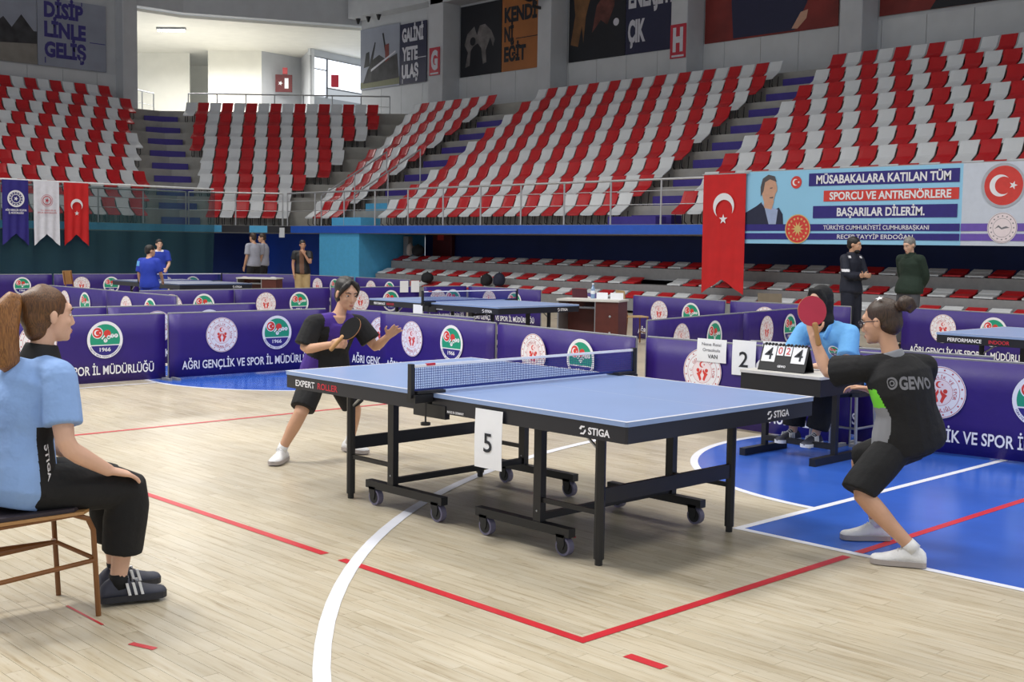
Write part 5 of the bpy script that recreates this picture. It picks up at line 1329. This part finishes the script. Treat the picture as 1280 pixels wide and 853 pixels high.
# ---- scorer in headscarf --------------------------------------------------------------------------------------
def scorer():
    J = dict(pel=(-.03, 3.44, .545), hipR=(-.125, 3.40, .535), hipL=(.065, 3.40, .535), knR=(-.20, 3.06, .53), knL=(.06, 3.06, .53), anR=(-.21, 3.02, .17), anL=(.0, 3.0, .17),
             shR=(-.295, 3.26, .925), shL=(.085, 3.30, .925), elR=(-.33, 3.12, .70), wrR=(-.2, 2.97, .68), elL=(.14, 3.16, .70), wrL=(-.02, 3.0, .68))
    B = Body(J, .97, .03, 1.0); sub = V(-.05, 3.3, 0)
    t = thing('person', 'scorer in black headscarf and sky blue polo seated behind the black desk', 'person', sub)
    g = G(); B.torso(g); B.yoke(g)
    for q in 'RL': B.arm(g, q); B.leg(g, q)
    B.hand(g, 'R', (.8, -.5, 0), (0, 0, -1), (0, -1, 0), .3, 0, .2); B.hand(g, 'L', (-.8, -.5, 0), (0, 0, -1), (0, -1, 0), .3, 0, .2)
    B.head(g, (-.13, 3.20, 1.155), (-.12, -.95, -.15), (0, -.1, 1), .93)
    link('body', remesh(g, .007, 5), SKIN['fair'], t, True, sub=sub); B.face_parts(t, sub)
    g = G(); B.torso(g, .024, -.1, .98, .04); B.yoke(g, .019)
    for q in 'RL': B.arm(g, q, .42, .022, .02, 0)
    sh = link('polo_shirt', remesh(g, .01, 5), M_skypolo, t, True, sub=sub)
    me = EM_B.copy(); x = -B.right; y = B.up; z_ = x.cross(y); Mx = Matrix.Identity(4); c = B.sp(.68)+B.fwd*.16-B.right*.085-sub
    for i in range(3): Mx[i][0], Mx[i][1], Mx[i][2], Mx[i][3] = x[i]*.24, y[i]*.24, z_[i], c[i]
    me.transform(Mx); o = link('badge', me, None, t)
    g = G(); B.torso(g, .014, -.22, .14)
    for q in 'RL': B.leg(g, q, .95, .022, .03, 0)
    link('trousers', remesh(g, .012, 5), M_blackcloth, t, True, sub=sub)
    for q, d in (('R', (-.1, -1, 0)), ('L', (.1, -1, 0))): shoe(t, sub, B.J['an'+q]-V(0, .0, .0), d, .25, M_sneakb, M_sneakw, .95, (M_sneakw, M_sneakw))
    A, hs = B.A, B.hs; ax = lambda a, b, c: (B.hrt*a*hs, B.hf*b*hs, B.hu*c*hs)
    g = G(); g.ell(A(0, -.03, .034), ax(.092, .105, .1), 18, 12); g.tube([A(0, -.03, 0), A(0, -.03, -.1), A(0, -.02, -.17)], [(.092, .085), (.08, .075), (.095, .09)], side=B.right, seg=18, rnd=1); g.tube([A(-.075, .03, .03), A(-.07, .045, -.06), A(-.03, .06, -.125), A(.03, .06, -.125), A(.07, .045, -.06), A(.075, .03, .03), A(.04, .05, .1), A(-.04, .05, .1), A(-.075, .03, .03)], .021, seg=10)
    link('headscarf', remesh(g, .007, 4), M_blackcloth, t, True, sub=sub)
    g = G(); nb = B.sp(1.0)
    for q in (-1, 1): g.tube([nb+B.right*q*.075-B.fwd*.02+B.up*.03, nb+B.right*q*.06+B.fwd*.07+B.up*.0, nb+B.right*q*.03+B.fwd*.11-B.up*.05], [(.03, .012)]*3, seg=10, rnd=1)
    link('collar', remesh(g, .008, 2), M_skypolo, t, True, sub=sub)
scorer()
# ---- people in the background ----------------------------------------------------------------------------------
def standing(label, x, y, h, yaw, top, bot, skin='olive', hair=H_black, sleeve=.36, legs=.95, pose='down', tmat2=None, head_yaw=0, shoes=M_sneakb, hunch=.02, girth=1.0, hair_len=0, headtilt=0, collar=False):
    k = h/1.72; f = V(math.cos(yaw), math.sin(yaw), 0); r = V(f.y, -f.x, 0); o = V(x, y, 0)
    L = lambda a, b, c: o+(r*a+f*b)*k+Z*c*k
    J = dict(pel=L(0, 0, .93), hipR=L(.09, 0, .90), hipL=L(-.09, 0, .90), knR=L(.10, .02, .49), knL=L(-.10, .03, .49), anR=L(.11, -.02, .09), anL=L(-.11, -.0, .09), shR=L(.19, -.01, 1.40), shL=L(-.19, -.01, 1.40))
    arms = {'down': ((.235, -.02, 1.12), (.23, .08, .87)), 'cross': ((.24, .08, 1.13), (.0, .2, 1.14)), 'pocket': ((.25, -.06, 1.13), (.19, .10, .95)), 'chin': ((.17, .16, 1.13), (.03, .17, 1.36)), 'front': ((.23, .05, 1.14), (.12, .26, 1.02)), 'back': ((.23, -.1, 1.13), (.06, -.17, .95))}
    pr, pl = pose if isinstance(pose, tuple) else (pose, pose)
    J['elR'] = L(*arms[pr][0]); J['wrR'] = L(*arms[pr][1]); a, b = arms[pl]; J['elL'] = L(-a[0], a[1], a[2]); J['wrL'] = L(-b[0], b[1], b[2])
    B = Body(J, k, hunch, girth); sub = o.copy(); t = thing('person', label, 'person', sub)
    g = G(); B.torso(g); B.yoke(g)
    for q, s_ in (('R', 1), ('L', -1)):
        B.arm(g, q); B.leg(g, q); dd = (B.J['wr'+q]-B.J['el'+q]).normalized(); th = f if dd.z < -.6 else Z
        B.hand(g, q, dd, -r*s_ if dd.z < -.6 else -f, th, .35, 0, .3)
    hy = yaw+head_yaw; hf = V(math.cos(hy), math.sin(hy), -.1-headtilt); B.head(g, L(0, .03, 1.60), hf, V(hf.x*.1, hf.y*.1, 1), k)
    link('body', remesh(g, .011, 4), SKIN[skin], t, True, sub=sub); B.face_parts(t, sub)
    g = G(); B.torso(g, .022, -.12, .98, .04); B.yoke(g, .017)
    for q in 'RL': B.arm(g, q, sleeve, .02, .012, 0)
    sh = link('top', remesh(g, .014, 4), top, t, True, sub=sub)
    if tmat2: paint(sh, [tmat2[0]], lambda c: tmat2[1](c, r, f, k))
    g = G(); B.torso(g, .016, -.22, .14)
    for q in 'RL': B.leg(g, q, legs, .022, .02, 0)
    link('trousers' if legs > .7 else 'shorts', remesh(g, .014, 4), bot, t, True, sub=sub)
    for q in 'RL': shoe(t, sub, B.J['an'+q], f+r*(.15 if q == 'R' else -.15), .27*k, shoes, M_soleg, k)
    A, hs = B.A, B.hs; ax = lambda a, b, c: (B.hrt*a*hs, B.hf*b*hs, B.hu*c*hs)
    if collar:
        g = G(); cc = B.sp(1.0); g.tube([cc-B.up*.05, cc, cc+B.up*.05], [(.115*k, .1*k), (.092*k, .086*k), (.078*k, .075*k)], side=B.right, seg=16); link('collar', remesh(g, .012, 2), top, t, True, sub=sub)
    if hair:
        g = G(); g.ell(A(0, -.02, .042), ax(.08, .1, .088), 16, 11); g.ell(A(0, -.05, -.005-hair_len), ax(.07, .064, .07), 14, 9)
        link('hair', remesh(g, .011, 2), hair, t, True, sub=sub)
    return t, B, sub, sh
M_navytrk = pm('navy_tracksuit', (24, 28, 46), .7, bump=.4, bscale=12); M_grn = pm('dark_green_fleece', (34, 50, 40), .9, bump=.5, bscale=12); M_gtr = pm('grey_trousers', (84, 84, 90), .8); M_blk = pm('black_trousers', (26, 26, 30), .8)
M_gtee = pm('grey_tee', (166, 168, 182), .8, bump=.4, bscale=12); M_roy = pm('royal_blue_shirt', (36, 62, 178), .75, bump=.4, bscale=12); M_beigep = pm('beige_trousers', (190, 164, 120), .8)
def faceyaw(x, y): return math.atan2(CAM.y-y, CAM.x-x)
p = at(1064, 360, 18.6); n1 = standing('bearded man in navy tracksuit with folded arms beside the man in green', p.x, p.y, 1.76, faceyaw(p.x, p.y)+math.radians(55), M_navytrk, M_navytrk, 'olive', H_black, .97, .95, 'cross', (M_print_white, lambda c, r, f, k: 1 if (abs(abs(c.dot(r))-.14*k) < .03*k and 1.40*k < c.z < 1.44*k) or (c.dot(r) > .22*k and 1.2*k < c.z < 1.235*k) else 0), .35, collar=True)
t_, B_, sub_, sh_ = n1
g = G(); A = B_.A; ax = lambda a, b, c: (B_.hrt*a*B_.hs, B_.hf*b*B_.hs, B_.hu*c*B_.hs); g.ell(A(0, .05, -.085), ax(.05, .048, .04), 12, 8); link('beard', remesh(g, .01, 2), H_black, t_, True, sub=sub_)
p = at(1136, 360, 18.6); standing('grey-haired man in dark green fleece, hands behind his back', p.x, p.y, 1.77, faceyaw(p.x, p.y)-math.radians(40), M_grn, M_gtr, 'fair', H_grey, .97, .95, 'back', None, 0, M_blk, .05, 1.16, 0, .25, True)
p = at(187, 350, 20.4); standing('boy in blue seen from behind at the dark table', p.x, p.y, 1.47, faceyaw(p.x, p.y)+PI-math.radians(35), M_roy, M_roy, 'olive', H_black, .4, .5, ('front', 'down'), (M_skypolo, lambda c, r, f, k: 1 if c.dot(r) < -.17*k and 1.3*k < c.z < 1.4*k else 0), -.5)
p = at(199, 350, 26.5); standing('dark-haired boy in blue facing the camera behind the dark table', p.x, p.y, 1.58, faceyaw(p.x, p.y)+math.radians(12), M_roy, M_roy, 'fair', H_black, .4, .5, ('down', 'front'), (M_print_white, lambda c, r, f, k: 1 if c.z > 1.425*k and abs(c.dot(r)) < .1*k else 0))
p = at(317, 350, 32.0); standing('left of two men in grey shirts near the far blue wall', p.x, p.y, 1.79, faceyaw(p.x, p.y)-PI+math.radians(40), M_gtee, M_blk, 'olive', H_brown, .42, .95, 'down')
p = at(329, 350, 33.2); standing('right of two men in grey shirts near the far blue wall', p.x, p.y, 1.79, faceyaw(p.x, p.y)-PI+math.radians(75), M_gtee, M_blk, 'olive', H_brown, .42, .95, 'down', None, .3)
p = at(378, 350, 28.2); standing('man in dark waistcoat and beige trousers with hand on chin', p.x, p.y, 1.61, faceyaw(p.x, p.y)+math.radians(10), M_blackp, M_beigep, 'tan', H_black, .3, .95, ('down', 'chin'), (pm('brown_tee', (110, 78, 62), .8), lambda c, r, f, k: 1 if -.02*k < c.dot(r) < .09*k and c.dot(f) > .02 else 0))
